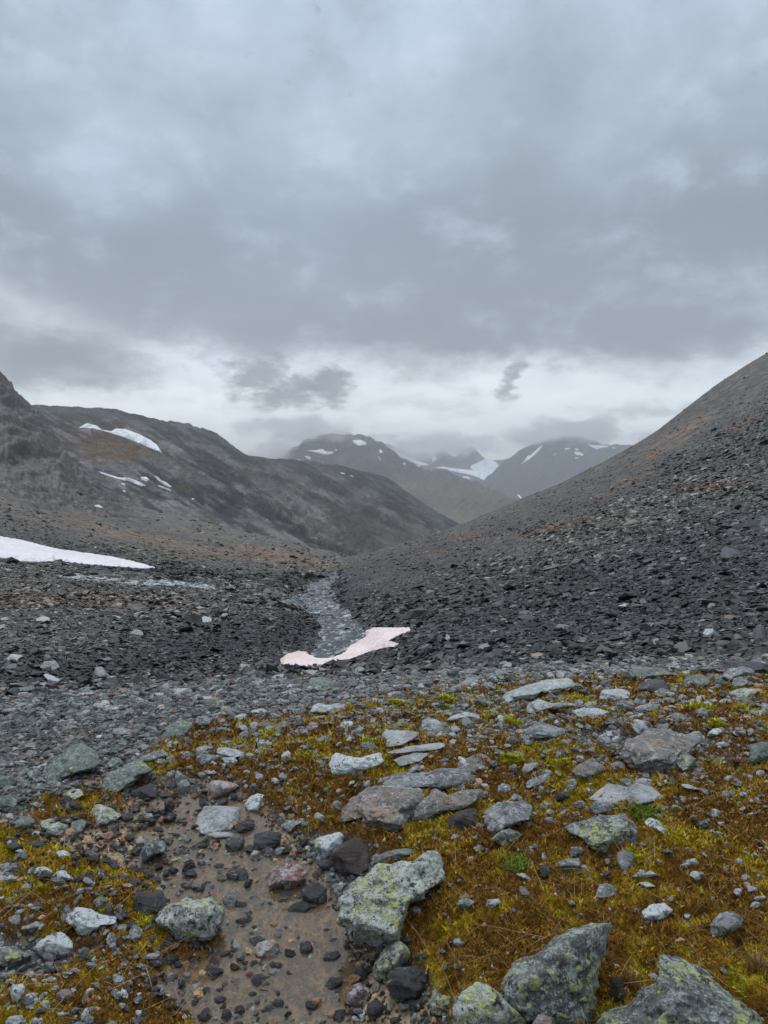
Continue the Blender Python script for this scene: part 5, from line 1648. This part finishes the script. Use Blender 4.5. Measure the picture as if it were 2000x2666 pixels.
for i, (reg, s, mt, fl, dr, lab, short) in enumerate(HERO):
    P = rx(reg, s)
    xs_ = [p[0] for p in P]
    ys_ = [p[1] for p in P]
    w_ = max(xs_) - min(xs_)
    my = 0.0
    if reg in 'HI' and min(ys_) < 1755:
        my = 12.5 if max(ys_) < 1740 else 0.0
        if reg == 'I' and min(ys_) > 1700:
            my = 0.0
    big = w_ > 110
    o = make_rock(P, mt, fl, dr, seed=i + 1, level=6 if w_ > 220 else (5 if big else 4), facets=9 if fl < .7 else 6, rough=.8 if fl > .7 else 1.0, minY=my)
    if o is None:
        print('no ground under', lab)
        continue
    tag(o, lab, 'boulder' if w_ > 70 else 'stone', 'loose rocks of the valley ground')
    cx_, cy_ = sum(xs_) / len(xs_), sum(ys_) / len(ys_)
    taken.append((cx_, cy_, w_ * .5, (max(ys_) - min(ys_)) * .5))
    if short:
        landmarks.append((cx_, cy_, short, w_))

rr_ = np.random.default_rng(99)
specs = []
for reg, s, mt in MED:
    ox, oy, k = REG[reg]
    for it in s.split():
        x, y, w_, h_ = [float(v) for v in it.split(',')]
        if w_ > 0:
            specs.append((ox + x * k, oy + y * k, w_ * k, h_ * k, mt))


def free(x, y, w_):
    for tx, ty, tw, th_ in taken:
        if abs(x - tx) < tw * .9 + w_ * .4 and abs(y - ty) < th_ * .9 + w_ * .25:
            return False
    return True


keep = []
for (x, y, w_, h_, mt) in specs:
    if free(x, y, w_ * .3):
        keep.append((x, y, w_, h_, mt))
        taken.append((x, y, w_ / 2, h_ / 2))
specs = keep
budget = 300 - len([h for h in HERO]) - len(specs)
print('rocks', len(HERO), len(specs), 'left', budget)
zones = [((680, 1500), (1770, 1950), 'pale grey grey rust'), ((1400, 2000), (1760, 2250), 'pale grey grey white'), ((30, 700), (1880, 2080), 'green grey pale rust'),
         ((0, 560), (2120, 2650), 'dark grey pale dark white')]
for q in range(900):
    if budget <= 0:
        break
    (xa, xb), (ya, yb), ms__ = zones[q % 4]
    x, y = rr_.uniform(xa, xb), rr_.uniform(ya, yb)
    w_ = rr_.uniform(22, 40) * (.5 + .5 * (y - 1600) / 700)
    if free(x, y, w_):
        specs.append((x, y, w_, w_ * rr_.uniform(.4, .75), rr_.choice(ms__.split())))
        taken.append((x, y, w_ / 2, w_ * .3))
        budget -= 1
recs = []
for i, (x, y, w_, h_, mt) in enumerate(specs):
    rot = rr_.uniform(-18, 8)
    P = ellipse_poly(x, y, w_, h_, rot, rr_)
    asp = w_ / max(h_, 1)
    fl = .7 if asp > 2.2 else .4
    o = make_rock(P, mt, fl, .75 if fl < .6 else .5, seed=500 + i, level=4 if w_ > 30 else 3, facets=7)
    if o is None:
        continue
    # say where it lies by its nearest well-known neighbour
    best, bd = None, 1e9
    for (lx, ly_, nm_, lw) in landmarks:
        d = math.hypot(x - lx, (y - ly_) * 1.6)
        if d < bd:
            best, bd = (lx, ly_, nm_, lw), d
    dx, dy = x - best[0], (y - best[1]) * 1.6
    if abs(dx) > abs(dy):
        rel = 'left of' if dx < 0 else 'right of'
    else:
        rel = 'behind' if dy < 0 else 'below'
    size = 'big' if w_ > 45 else ('middling' if w_ > 26 else 'small')
    shape = 'flat' if asp > 2.2 else ('round' if asp < 1.35 else 'blocky')
    recs.append([o, size, TONE[mt], shape, rel, best[2], bd])
groups_ = {}
for r_ in recs:
    groups_.setdefault(tuple(r_[1:6]), []).append(r_)
for key, lst in groups_.items():
    lst.sort(key=lambda a: a[6])
    size, tone, shape, rel, nm_ = key
    for j, r_ in enumerate(lst):
        lab = f'{size} {tone} {shape} stone {rel} {nm_}'
        if len(lst) > 1:
            lab = f'{size} {tone} {shape} stone, {NOISE_W[min(j, 15)]} such one {rel} {nm_}'
        tag(r_[0], lab, 'stone', 'loose rocks of the valley ground')

# ------------------------------------------------------------------ uncountable loose stones
def shard_templates(n, level, flatness, r):
    out = []
    v, f = ico(level)
    for _ in range(n):
        q = v.copy()
        for i in range(9 if level > 1 else 6):
            nn_ = r.normal(size=3)
            nn_[2] *= 1.3
            nn_ /= np.linalg.norm(nn_)
            d = q @ nn_
            hh = r.uniform(.45, .8)
            q = q - np.maximum(d - hh, 0)[:, None] * nn_
        q = q * np.array([1.0, r.uniform(.55, .9), flatness * r.uniform(.6, 1.3)])
        q = q + r.normal(size=q.shape) * (.05 if level > 1 else .09)
        out.append(q)
    return out, f


def scatter(name, pos, size, tilt, nrm, cols, level, flatness, mat, label, cat, seed, ntemp=14):
    r = np.random.default_rng(seed)
    T, f = shard_templates(ntemp, level, flatness, r)
    T = np.array(T)
    N = len(pos)
    ti = r.integers(0, ntemp, N)
    yaw = r.uniform(0, 2 * math.pi, N)
    up_ = nrm + r.normal(size=(N, 3)) * tilt[:, None]
    up_ /= np.linalg.norm(up_, axis=1)[:, None]
    xa = np.stack([np.cos(yaw), np.sin(yaw), np.zeros(N)], 1)
    ya = np.cross(up_, xa)
    ya /= np.linalg.norm(ya, axis=1)[:, None]
    xa = np.cross(ya, up_)
    M = np.stack([xa, ya, up_], 2)            # columns
    V = T[ti] * size[:, None, None]
    V = np.einsum('nij,nvj->nvi', M, V) + pos[:, None, :]
    nv = T.shape[1]
    Fc = f[None, :, :] + (np.arange(N) * nv)[:, None, None]
    cc = np.repeat(cols, nv, axis=0)
    o = mesh_obj(name, V.reshape(-1, 3), Fc.reshape(-1, 3), mat, cc, smooth=False)
    return tag(o, label, cat, kind='stuff')


def wide(N, r, inner, outer):
    """most samples within +-inner, the rest thinner out to +-outer"""
    s = r.uniform(-inner, inner, N)
    o = r.uniform(0, 1, N) < .26
    return np.where(o, np.where(r.uniform(0, 1, N) < .5, -1, 1) * r.uniform(inner, outer, N), s)


def ground_samples(N, s0, s1, Y0, Y1, r, p=1.0):
    s = wide(N, r, s1, 1.35 if Y0 < 5 else 1.05)
    ly = math.log(Y0) + (math.log(Y1) - math.log(Y0)) * r.uniform(0, 1, N) ** p
    y = np.exp(ly)
    x = s * y
    z = near.height(x, y)
    e = .02 * y
    zx = near.height(x + e, y)
    zy = near.height(x, y + e)
    n = np.stack([-(zx - z) / e, -(zy - z) / e, np.ones(N)], 1)
    n /= np.linalg.norm(n, axis=1)[:, None]
    px, py = to_px(s, z / y)
    return x, y, z, n, px, py


m_scree = stone_material('wet slate scree', .55, .28, 9.0)
m_gravel = stone_material('foreground gravel', .62, .28, 70.0)
m_stone2, n2_, b2_ = new_mat('mottled loose stones')
g2_ = n2_.n('ShaderNodeNewGeometry').outputs['Position']
a2_ = n2_.noise(g2_, 24.0, 8, .78)
c2_ = n2_.mix(1.0, attr(n2_, 'tint'), n2_.m('ADD', .5, n2_.m('MULTIPLY', n2_.noise(g2_, 150.0, 4, .7), 1.0)), 'MULTIPLY')
c2_ = n2_.mix(n2_.m('MULTIPLY', n2_.ss(a2_, .56, .61), .8), c2_, (.02, .021, .02))
c2_ = n2_.mix(n2_.m('MULTIPLY', n2_.ss(a2_, .44, .38), .6), c2_, (.42, .46, .44))
n2_.link(c2_, b2_.inputs['Base Color'])
b2_.inputs['Roughness'].default_value = .6
bump(n2_, b2_, a2_, .8, .012)
r = np.random.default_rng(5)
N = 350000
x, y, z, n, px, py = ground_samples(N, -.72, .72, 10.5, 560, r, 1.0)
nzs = fbm(x * .5, y * .3, octv=4, seed=88)
sm = poly_mask(px + 95 * nzs, py + 30 * nzs, STREAM, 12)
snm = np.maximum(poly_mask(px, py, SNOW_NEAR, 3), poly_mask(px, py, SNOW_LEFT, 3))
ssm = poly_mask(px, py, SIDE_STREAM, 3)
dens = 1 - .55 * sst(y, 60, 320)
hsk = np.interp(px, [900, 1000, 1200, 1450, 1700, 2000, 3000], [1460, 1428, 1366, 1263, 1130, 922, 400])
upper = (1 - sst(py - hsk, 40, 190)) * (px > 900)
dens *= 1 - .72 * upper
dens *= 1 - .80 * sst(y, 90, 160) * (px < 900)
dens *= 1 - .8 * sst(y, 240, 330) * (px < 500)
bandn = fbm((px + py * 1.9) * .004, (py - px * .2) * .022, octv=4, seed=24)
ok = (snm < .4) & (r.uniform(0, 1, N) > np.maximum(sm * .70, ssm * .12)) & (r.uniform(0, 1, N) < dens)
x, y, z, n, px, py = [a[ok] for a in (x, y, z, n, px, py)]
bandn, upper = bandn[ok], upper[ok]
N = len(x)
zero = np.zeros(N)
ones = zero[:, None] * 0 + 1
bc = near_colors(px, py, x, y, zero, zero, zero)
tone = np.exp(r.normal(-.42, .85, N))
slate = np.clip(tone, .12, 4.5)[:, None]
hue = r.uniform(0, 1, N)[:, None]
grey = bc.mean(axis=1, keepdims=True) * np.array([[.97, 1.02, 1.05]])
sc_col = (bc * .72 + grey * .28) * slate * 1.0
sc_col = np.where(hue > .975, sc_col * np.array([[1.5, 1.0, .75]]), sc_col)
bright = r.uniform(0, 1, N)[:, None] > .94
sc_col = np.where(bright, np.maximum(sc_col * 1.8, .11), sc_col)
sc_col = np.clip(sc_col, .012, .34)
size = y * .0028 * np.exp(r.normal(0, .52, N)) * (y / 30.0) ** -.22
size = np.minimum(size, y * (.014 - .008 * sst(y, 70, 160))) * (1 + .45 * sst(30 - y, 0, 14)) * np.where(y > 17, 1 + 1.3 * np.clip(bandn, -.4, .5), 1) * (1 - .42 * upper)
scatter('scree_stones', np.stack([x, y, z + size * .12], 1), size, r.uniform(.10, .42, N), n, sc_col, 1, .24, m_scree,
        'countless dark slaty stones covering the scree slopes and banks', 'scree', 6)

# stones in the stream bed breaking the surface are part of the scree above; now the near gravel
r = np.random.default_rng(8)
N = 120000
x, y, z, n, px, py = ground_samples(N, -.75, .75, 1.5, 14, r, 1.1)
mo, we = masks(px, py, x, y)
cl = fbm(x * 1.3, y * 1.3, octv=4, seed=91)
def strip_f(px, py):
    return ell(px, py, 1050, 1800, 420, 70, 0) + .6 * ell(px, py, 1500, 1870, 400, 90, 0) + .5 * ell(px, py, 750, 1880, 200, 60, 0)


strip = strip_f(px, py)
dens = np.where(mo > .5, .24 + .55 * np.clip(strip, 0, 1) + .35 * sst(cl, .08, .3) * (py < 2200), 1.0 - .25 * we)
dens = np.where((py > 2050) & (we < .5) & (mo < .5), .7, dens)
dens *= np.where((mo > .5) & (py > 2150), np.where(px > 700, .22, .6), 1)
ok = r.uniform(0, 1, N) < dens
x, y, z, n, px, py, mo, we = [a[ok] for a in (x, y, z, n, px, py, mo, we)]
N = len(x)
tone = np.exp(r.normal(0, .5, N))[:, None]
gc = np.full((N, 3), .15) * np.array([[.98, 1.02, 1.0]]) * tone
leftg = ((px < 760) & (py < 2000))[:, None]
gc = np.where(leftg, gc * .8, gc)
gc = np.where((mo > .5)[:, None], np.clip(gc * 1.3, .07, .42), gc)
dk = (we > .5)[:, None] & (r.uniform(0, 1, N) < .7)[:, None]
gc = np.where(dk, np.array([[.045, .038, .033]]) * tone ** 1.3, gc)
och = (we > .5)[:, None] & (r.uniform(0, 1, N) < .22)[:, None]
gc = np.where(och, np.array([[.26, .15, .07]]) * tone, gc)
rust_ = r.uniform(0, 1, N)[:, None]
gc = np.where(rust_ > .95, gc * np.array([[1.6, .85, .6]]), gc)
gc = np.clip(gc, .012, .40)
size = y * .0034 * np.exp(r.normal(0, .45, N))
size = np.minimum(size, .013 * y)
size = np.where(we > .5, size * .7 * np.exp(np.random.default_rng(3).normal(0, .3, N)), size)
scatter('gravel', np.stack([x, y, z + size * np.where(we > .5, .75, .2)], 1), size, r.uniform(.1, .4, N), n, gc, 2, .55, m_gravel,
        'small grey pebbles and gravel lying between the foreground boulders', 'gravel', 9)

# stones a hand across, far too many to tell apart
r = np.random.default_rng(77)
N = 11000
x, y, z, n, px, py = ground_samples(N, -.72, .72, 1.6, 16, r, 1.0)
mo, we = masks(px, py, x, y)
cl = fbm(x * .8, y * .8, octv=3, seed=97)
dens = .32 + .5 * np.clip(strip_f(px, py), 0, 1) + .3 * (px < 760) * (py < 2080) + .9 * (px < 560) * (py > 2080) + .3 * sst(cl, 0, .3)
dens *= np.where((mo > .5) & (py > 2150) & (px > 700), .3, 1)
dens *= np.where((we > .5) & (px > 560), 1.5, 1)
ok = r.uniform(0, 1, N) < dens
x, y, z, n, px, py, mo, we = [a[ok] for a in (x, y, z, n, px, py, mo, we)]
N = len(x)
tone = np.exp(r.normal(0, .42, N))[:, None]
gc = np.full((N, 3), .185) * np.array([[.96, 1.02, 1.02]]) * tone
gc = np.where((we > .5)[:, None] & (r.uniform(0, 1, N) < .75)[:, None], np.array([[.035, .033, .034]]) * tone, gc)
gc = np.where(r.uniform(0, 1, N)[:, None] > .93, gc * np.array([[1.35, .9, .7]]), gc)
gc = np.clip(gc, .015, .5)
size = y * .0072 * np.exp(r.normal(0, .32, N))
size = np.minimum(size, y * .013)
scatter('loose_stones', np.stack([x, y, z + size * np.where(we > .5, .4, .12)], 1), size, r.uniform(.08, .35, N), n, gc, 3, .45, m_stone2,
        'many fist-sized grey stones strewn through moss, gravel and mud', 'stones', 78, ntemp=24)

# ------------------------------------------------------------------ moss, cushions, dry grass
m_moss = tint_material('moss shoots', .9, .08)
m_straw = tint_material('dry grass blades', .7)


def blades(pos, h_, wd, lean, cols, r, nseg=1):
    """thin upright blades: nseg=1 is one triangle, 2 is a bent strip"""
    N = len(pos)
    yaw = r.uniform(0, 2 * math.pi, N)
    side = np.stack([np.cos(yaw), np.sin(yaw), np.zeros(N)], 1) * (wd / 2)[:, None]
    tip = lean * h_[:, None]
    tip[:, 2] += h_
    if nseg == 1:
        V = np.stack([pos - side, pos + side, pos + tip], 1)
        Fc = np.arange(N * 3).reshape(N, 3)
        return V.reshape(-1, 3), Fc, np.repeat(cols, 3, axis=0)
    midp = pos + tip * .55
    midp[:, 2] += h_ * .12
    V = np.stack([pos - side, pos + side, midp + side * .7, midp - side * .7, pos + tip], 1)
    base = (np.arange(N) * 5)[:, None]
    Fc = np.concatenate([base + np.array([[0, 1, 2]]), base + np.array([[0, 2, 3]]), base + np.array([[3, 2, 4]])], 0)
    return V.reshape(-1, 3), Fc, np.repeat(cols, 5, axis=0)


r = np.random.default_rng(21)
N = 1080000
s = wide(N, r, .72, 1.4)
y = np.exp(r.uniform(math.log(1.5), math.log(12), N))
x = s * y
z = near.height(x, y)
px, py = to_px(s, z / y)
mo, we = masks(px, py, x, y)
ok = r.uniform(0, 1, N) < (mo ** 1.5) * (1 - .35 * sst(fbm(x * 3, y * 3, octv=3, seed=93), .1, .3))
x, y, z, mo = x[ok], y[ok], z[ok], mo[ok]
N = len(x)
mc = moss_colors(x, y)
jit = np.exp(r.normal(0, .38, N))[:, None]
mc = mc * jit * 1.75
pick = r.uniform(0, 1, N)[:, None]
mc = np.where(pick < .10, np.array([[.24, .20, .03]]) * jit, mc)
mc = np.where((pick > .10) & (pick < .17), np.array([[.24, .11, .03]]) * jit, mc)
mc = np.where((pick > .17) & (pick < .21), np.array([[.30, .22, .11]]) * jit, mc)
mc = np.where((pick > .21) & (pick < .25), np.array([[.05, .075, .015]]) * jit, mc)
hh = y * .0034 * np.exp(r.normal(0, .32, N))
lean = r.normal(size=(N, 3)) * .6
lean[:, 2] = 0
V, Fc, cc = blades(np.stack([x, y, z - hh * .2], 1), hh, hh * .75, lean, np.clip(mc, .005, .5), r)
tag(mesh_obj('moss', V, Fc, m_moss, cc), 'golden brown and yellow green moss carpet between the stones', 'moss', kind='stuff')

# fallen straw across the moss
r = np.random.default_rng(23)
N = 5200
s = wide(N, r, .7, 1.3)
y = np.exp(r.uniform(math.log(1.6), math.log(6), N))
x = s * y
z = near.height(x, y)
px, py = to_px(s, z / y)
mo, we = masks(px, py, x, y)
ok = mo > .6
x, y, z = x[ok], y[ok], z[ok]
N = len(x)
hh = r.uniform(.02, .075, N)
lean = r.normal(size=(N, 3)) * 1.6
lean[:, 2] = -.3
sc_ = r.uniform(.5, 1.3, N)[:, None] * np.where(r.uniform(0, 1, N)[:, None] > .3, np.array([[.27, .18, .08]]), np.array([[.20, .09, .03]]))
V, Fc, cc = blades(np.stack([x, y, z + .004], 1), hh, np.full(N, .0022), lean, sc_, r, 2)
tag(mesh_obj('dry_straw', V, Fc, m_straw, cc), 'loose dry straw blades lying over the moss', 'straw', kind='stuff')

# bright cushions
CUSH = [('C', 500, 45, 120, 32, 'y', 'bright yellow-green moss cushion behind the lifted pale boulder'),
        ('C', 1240, 95, 220, 50, 'y', 'largest bright yellow-green moss cushion, far right of the moss'),
        ('C', 90, 198, 110, 34, 'y', 'yellow-green moss cushion left of the mottled mound'),
        ('C', 1350, 195, 110, 30, 'y', 'low yellow-green cushion above the white rock, right'),
        ('C', 1500, 112, 100, 44, 'y', 'olive moss cushion right of the largest bright cushion'),
        ('C', 895, 738, 180, 84, 'g', 'deep green moss cushion right of the lichen slab'),
        ('C', 372, 442, 90, 28, 'y', 'bright cushion left of the orange pointed rock'),
        ('C', 50, 422, 80, 22, 'y', 'thin bright cushion at the rust-tipped slab'),
        ('I', 460, 772, 60, 26, 'y', 'small bright cushion between pale stones, centre'),
        ('I', 260, 692, 50, 18, 'y', 'tiny bright cushion on the far gravel'),
        ('I', 265, 742, 60, 24, 'g', 'dull green cushion under the tiny bright one'),
        ('I', 50, 716, 60, 18, 'y', 'bright cushion by the smooth pale rock'),
        ('I', 560, 958, 70, 16, 'y', 'flat bright cushion above the stepped grey rock'),
        ('B', 120, 262, 90, 44, 'y', 'golden cushion above the bright oval stone'),
        ('B', 740, 315, 110, 40, 'y', 'golden cushion left of the wedge slab'),
        ('B', 365, 313, 50, 20, 'y', 'small yellow cushion left of the golden one'),
        ('G', 100, 90, 190, 120, 'g', 'wide green moss hummock right of the great lichen boulder'),
        ('G', 820, 62, 90, 50, 'y', 'yellow moss tuft on the narrow grey stone'),
        ('G', 1470, 860, 120, 70, 'y', 'yellow moss tuft behind the corner boulder'),
        ('D', 650, 375, 110, 60, 'y', 'dark yellow moss clump on the puddle bank'),
        ('D', 900, 440, 110, 80, 'y', 'moss clump left of the egg-shaped boulder')]
vs, fs = ico(4)
for i, (reg, cx_, cy_, w_, h_, kd, lab) in enumerate(CUSH):
    ox, oy, k = REG[reg]
    px_, py_ = ox + cx_ * k, oy + cy_ * k
    w_, h_ = w_ * k, h_ * k
    h0 = near.hit(px_, py_ + h_ * .25)
    if h0 is None:
        continue
    m_ = h0.y / F
    r = np.random.default_rng(300 + i)
    rad = w_ * m_ / 2
    ht = min(rad * .30, h_ * m_ * .5)
    dep = min(rad * 1.3, h_ * m_ * 1.4)
    q = vs.copy()
    nn_ = fbm(q[:, 0] * 1.6, q[:, 1] * 1.6, q[:, 2], octv=4, seed=i * 1.1)
    q = q * (1 + .45 * nn_)[:, None]
    q = q * np.array([rad, dep, ht])
    px_w = q + np.array([h0.x, h0.y, 0])
    gzz = near.height(px_w[:, 0], px_w[:, 1])
    V0 = np.stack([px_w[:, 0], px_w[:, 1], gzz + q[:, 2]], 1)
    bc_ = C(.40, .36, .03) if kd == 'y' else C(.15, .20, .03)
    top = np.nonzero(q[:, 2] > ht * .1)[0]
    nb_ = 1600
    ids = r.choice(top, nb_)
    pp = V0[ids] + r.normal(size=(nb_, 3)) * rad * .03
    hb = np.full(nb_, h0.y * .0026) * np.exp(r.normal(0, .3, nb_))
    ln = r.normal(size=(nb_, 3)) * .7
    ln[:, 2] = 0
    cb = bc_[None, :] * np.exp(r.normal(0, .35, nb_))[:, None]
    V1, F1, c1 = blades(pp, hb, hb * .8, ln, cb, r)
    c0 = np.tile(bc_ * .75, (len(V0), 1)) * np.clip(1 + 1.0 * fbm(q[:, 0] * 60, q[:, 1] * 60, octv=3, seed=i)[:, None], .4, 1.6)
    org = np.array([h0.x, h0.y, h0.z])
    o = mesh_obj('moss_cushion', np.concatenate([V0, V1]) - org, np.concatenate([fs, F1 + len(V0)]), m_moss, np.concatenate([c0, c1]))
    o.location = org
    tag(o, lab, 'moss', 'bright moss cushions')

TUFT = [('C', 1450, 450, 90, (.20, .075, .025), 'rust-red grass tuft left of the right-edge boulder'),
        ('C', 1370, 670, 60, (.30, .19, .09), 'pale straw tuft on a small stone near the right edge'),
        ('C', 900, 50, 50, (.28, .13, .05), 'small orange tuft on the far moss'),
        ('C', 590, 300, 60, (.24, .15, .07), 'straw tuft below the flat pale slab'),
        ('G', 1600, 760, 170, (.27, .17, .08), 'big dry straw tuft at the right edge, lower right'),
        ('G', 800, 850, 110, (.26, .15, .06), 'dry grass tuft between the two big lower boulders'),
        ('G', 660, 700, 80, (.26, .15, .06), 'grass blades against the end of the long dotted boulder'),
        ('G', 950, 730, 50, (.26, .18, .09), 'straw tuft on the tip of the corner boulder'),
        ('B', 1130, 880, 60, (.30, .22, .08), 'yellow grass sprig under the dark brown block'),
        ('B', 1050, 310, 50, (.24, .13, .04), 'brown tuft between wedge slab and long thin slab'),
        ('A', 1120, 470, 60, (.18, .07, .02), 'rusty tuft right of the split boulder')]
for i, (reg, cx_, cy_, w_, cc_, lab) in enumerate(TUFT):
    ox, oy, k = REG[reg]
    px_, py_, w_ = ox + cx_ * k, oy + cy_ * k, w_ * k
    h0 = near.hit(px_, py_)
    if h0 is None:
        continue
    r = np.random.default_rng(400 + i)
    m_ = h0.y / F
    nb_ = 260
    rad = w_ * m_ * .32
    off_ = r.normal(size=(nb_, 3)) * rad * np.array([.5, .35, 0])
    pp = np.array([h0.x, h0.y, 0]) + off_
    pp[:, 2] = near.height(pp[:, 0], pp[:, 1]) - .003
    hb = w_ * m_ * .42 * np.exp(r.normal(0, .35, nb_))
    ln = np.stack([off_[:, 0] / rad, off_[:, 1] / rad, np.zeros(nb_)], 1) * .9 + r.normal(size=(nb_, 3)) * .4
    ln[:, 2] = -.1
    cb = np.array(cc_)[None, :] * np.exp(r.normal(0, .3, nb_))[:, None]
    V1, F1, c1 = blades(pp, hb, np.full(nb_, max(.0018, h0.y * .0009)), ln, cb, r, 2)
    org = np.array([h0.x, h0.y, h0.z])
    o = mesh_obj('grass_tuft', V1 - org, F1, m_straw, c1)
    o.location = org
    tag(o, lab, 'grass tuft', 'dry grass tufts')

# a few long single stalks lie across the moss beside the two big lower boulders
# ------------------------------------------------------------------ haze
hz = bpy.data.materials.new('valley haze')
hz.use_nodes = True
hz.node_tree.nodes.clear()
hn = NT(hz.node_tree)
pv = hn.n('ShaderNodeVolumePrincipled')
pv.inputs['Color'].default_value = (.93, .965, 1.0, 1)
pv.inputs['Density'].default_value = 1.15e-4
pv.inputs['Anisotropy'].default_value = .55
ho = hn.n('ShaderNodeOutputMaterial')
hn.link(pv.outputs[0], ho.inputs['Volume'])
xs_, ys_, zs_ = (-12500, 12500), (-12500, 12500), (-800, 560)
vv = np.array([(a, b, c) for a in xs_ for b in ys_ for c in zs_], float)
ff = np.array([(0, 1, 3, 2), (4, 6, 7, 5), (0, 4, 5, 1), (2, 3, 7, 6), (0, 2, 6, 4), (1, 5, 7, 3)])
tag(mesh_obj('haze', vv, ff, hz), 'thin rainy air filling the valley', kind='stuff')

# low cloud caught on the summits: real bodies of fog with a broken, thinning edge
def fog(px_, py_, Y_, wpx, hpx, depth, dens, lab, seed, sc):
    mt = bpy.data.materials.new('summit cloud')
    mt.use_nodes = True
    mt.node_tree.nodes.clear()
    fn = NT(mt.node_tree)
    oc = fn.n('ShaderNodeTexCoord').outputs['Object']
    c0_ = fn.n('ShaderNodeVectorMath', operation='LENGTH')
    fn.link(oc, c0_.inputs[0])
    nz_ = fn.noise(fn.vmath('ADD', fn.vmath('MULTIPLY', oc, (1.6 * sc, 1.2, .8)), (seed, 0, 0)), 1.6, 6, .62, .3)
    e_ = fn.m('SUBTRACT', n_add(fn, nz_), c0_.outputs['Value'])
    d_ = fn.m('MULTIPLY', fn.ss(e_, 0.0, .45), dens)
    v_ = fn.n('ShaderNodeVolumePrincipled')
    v_.inputs['Color'].default_value = (.98, .99, 1, 1)
    v_.inputs['Anisotropy'].default_value = .75
    fn.link(d_, v_.inputs['Density'])
    o_ = fn.n('ShaderNodeOutputMaterial')
    fn.link(v_.outputs[0], o_.inputs['Volume'])
    s_, t_ = st(px_, py_)
    v__, f__ = ico(3)
    ob = mesh_obj('cloud', v__, f__, mt)
    ob.location = (s_ * Y_, Y_, t_ * Y_)
    ob.scale = (wpx / F * Y_, depth, hpx / F * Y_)
    return tag(ob, lab, 'cloud', kind='stuff')


def n_add(fn, v):
    return fn.m('ADD', fn.m('MULTIPLY', fn.m('SUBTRACT', v, .5), 2.6), .66)


fog(800, 1125, 4900, 250, 62, 400, .0065, 'grey cloud wrapped round the summit of the middle mountain', 2.0, 1.0)
fog(700, 1185, 4950, 180, 62, 350, .0065, 'thin cloud on the left flank of the middle mountain', 5.0, 1.0)
fog(1110, 1165, 8600, 290, 58, 500, .0055, 'cloud lying over the small far peaks', 7.0, 1.4)
fog(1490, 1125, 6900, 300, 58, 450, .0065, 'cloud cap on the blue mountain', 11.0, 1.4)
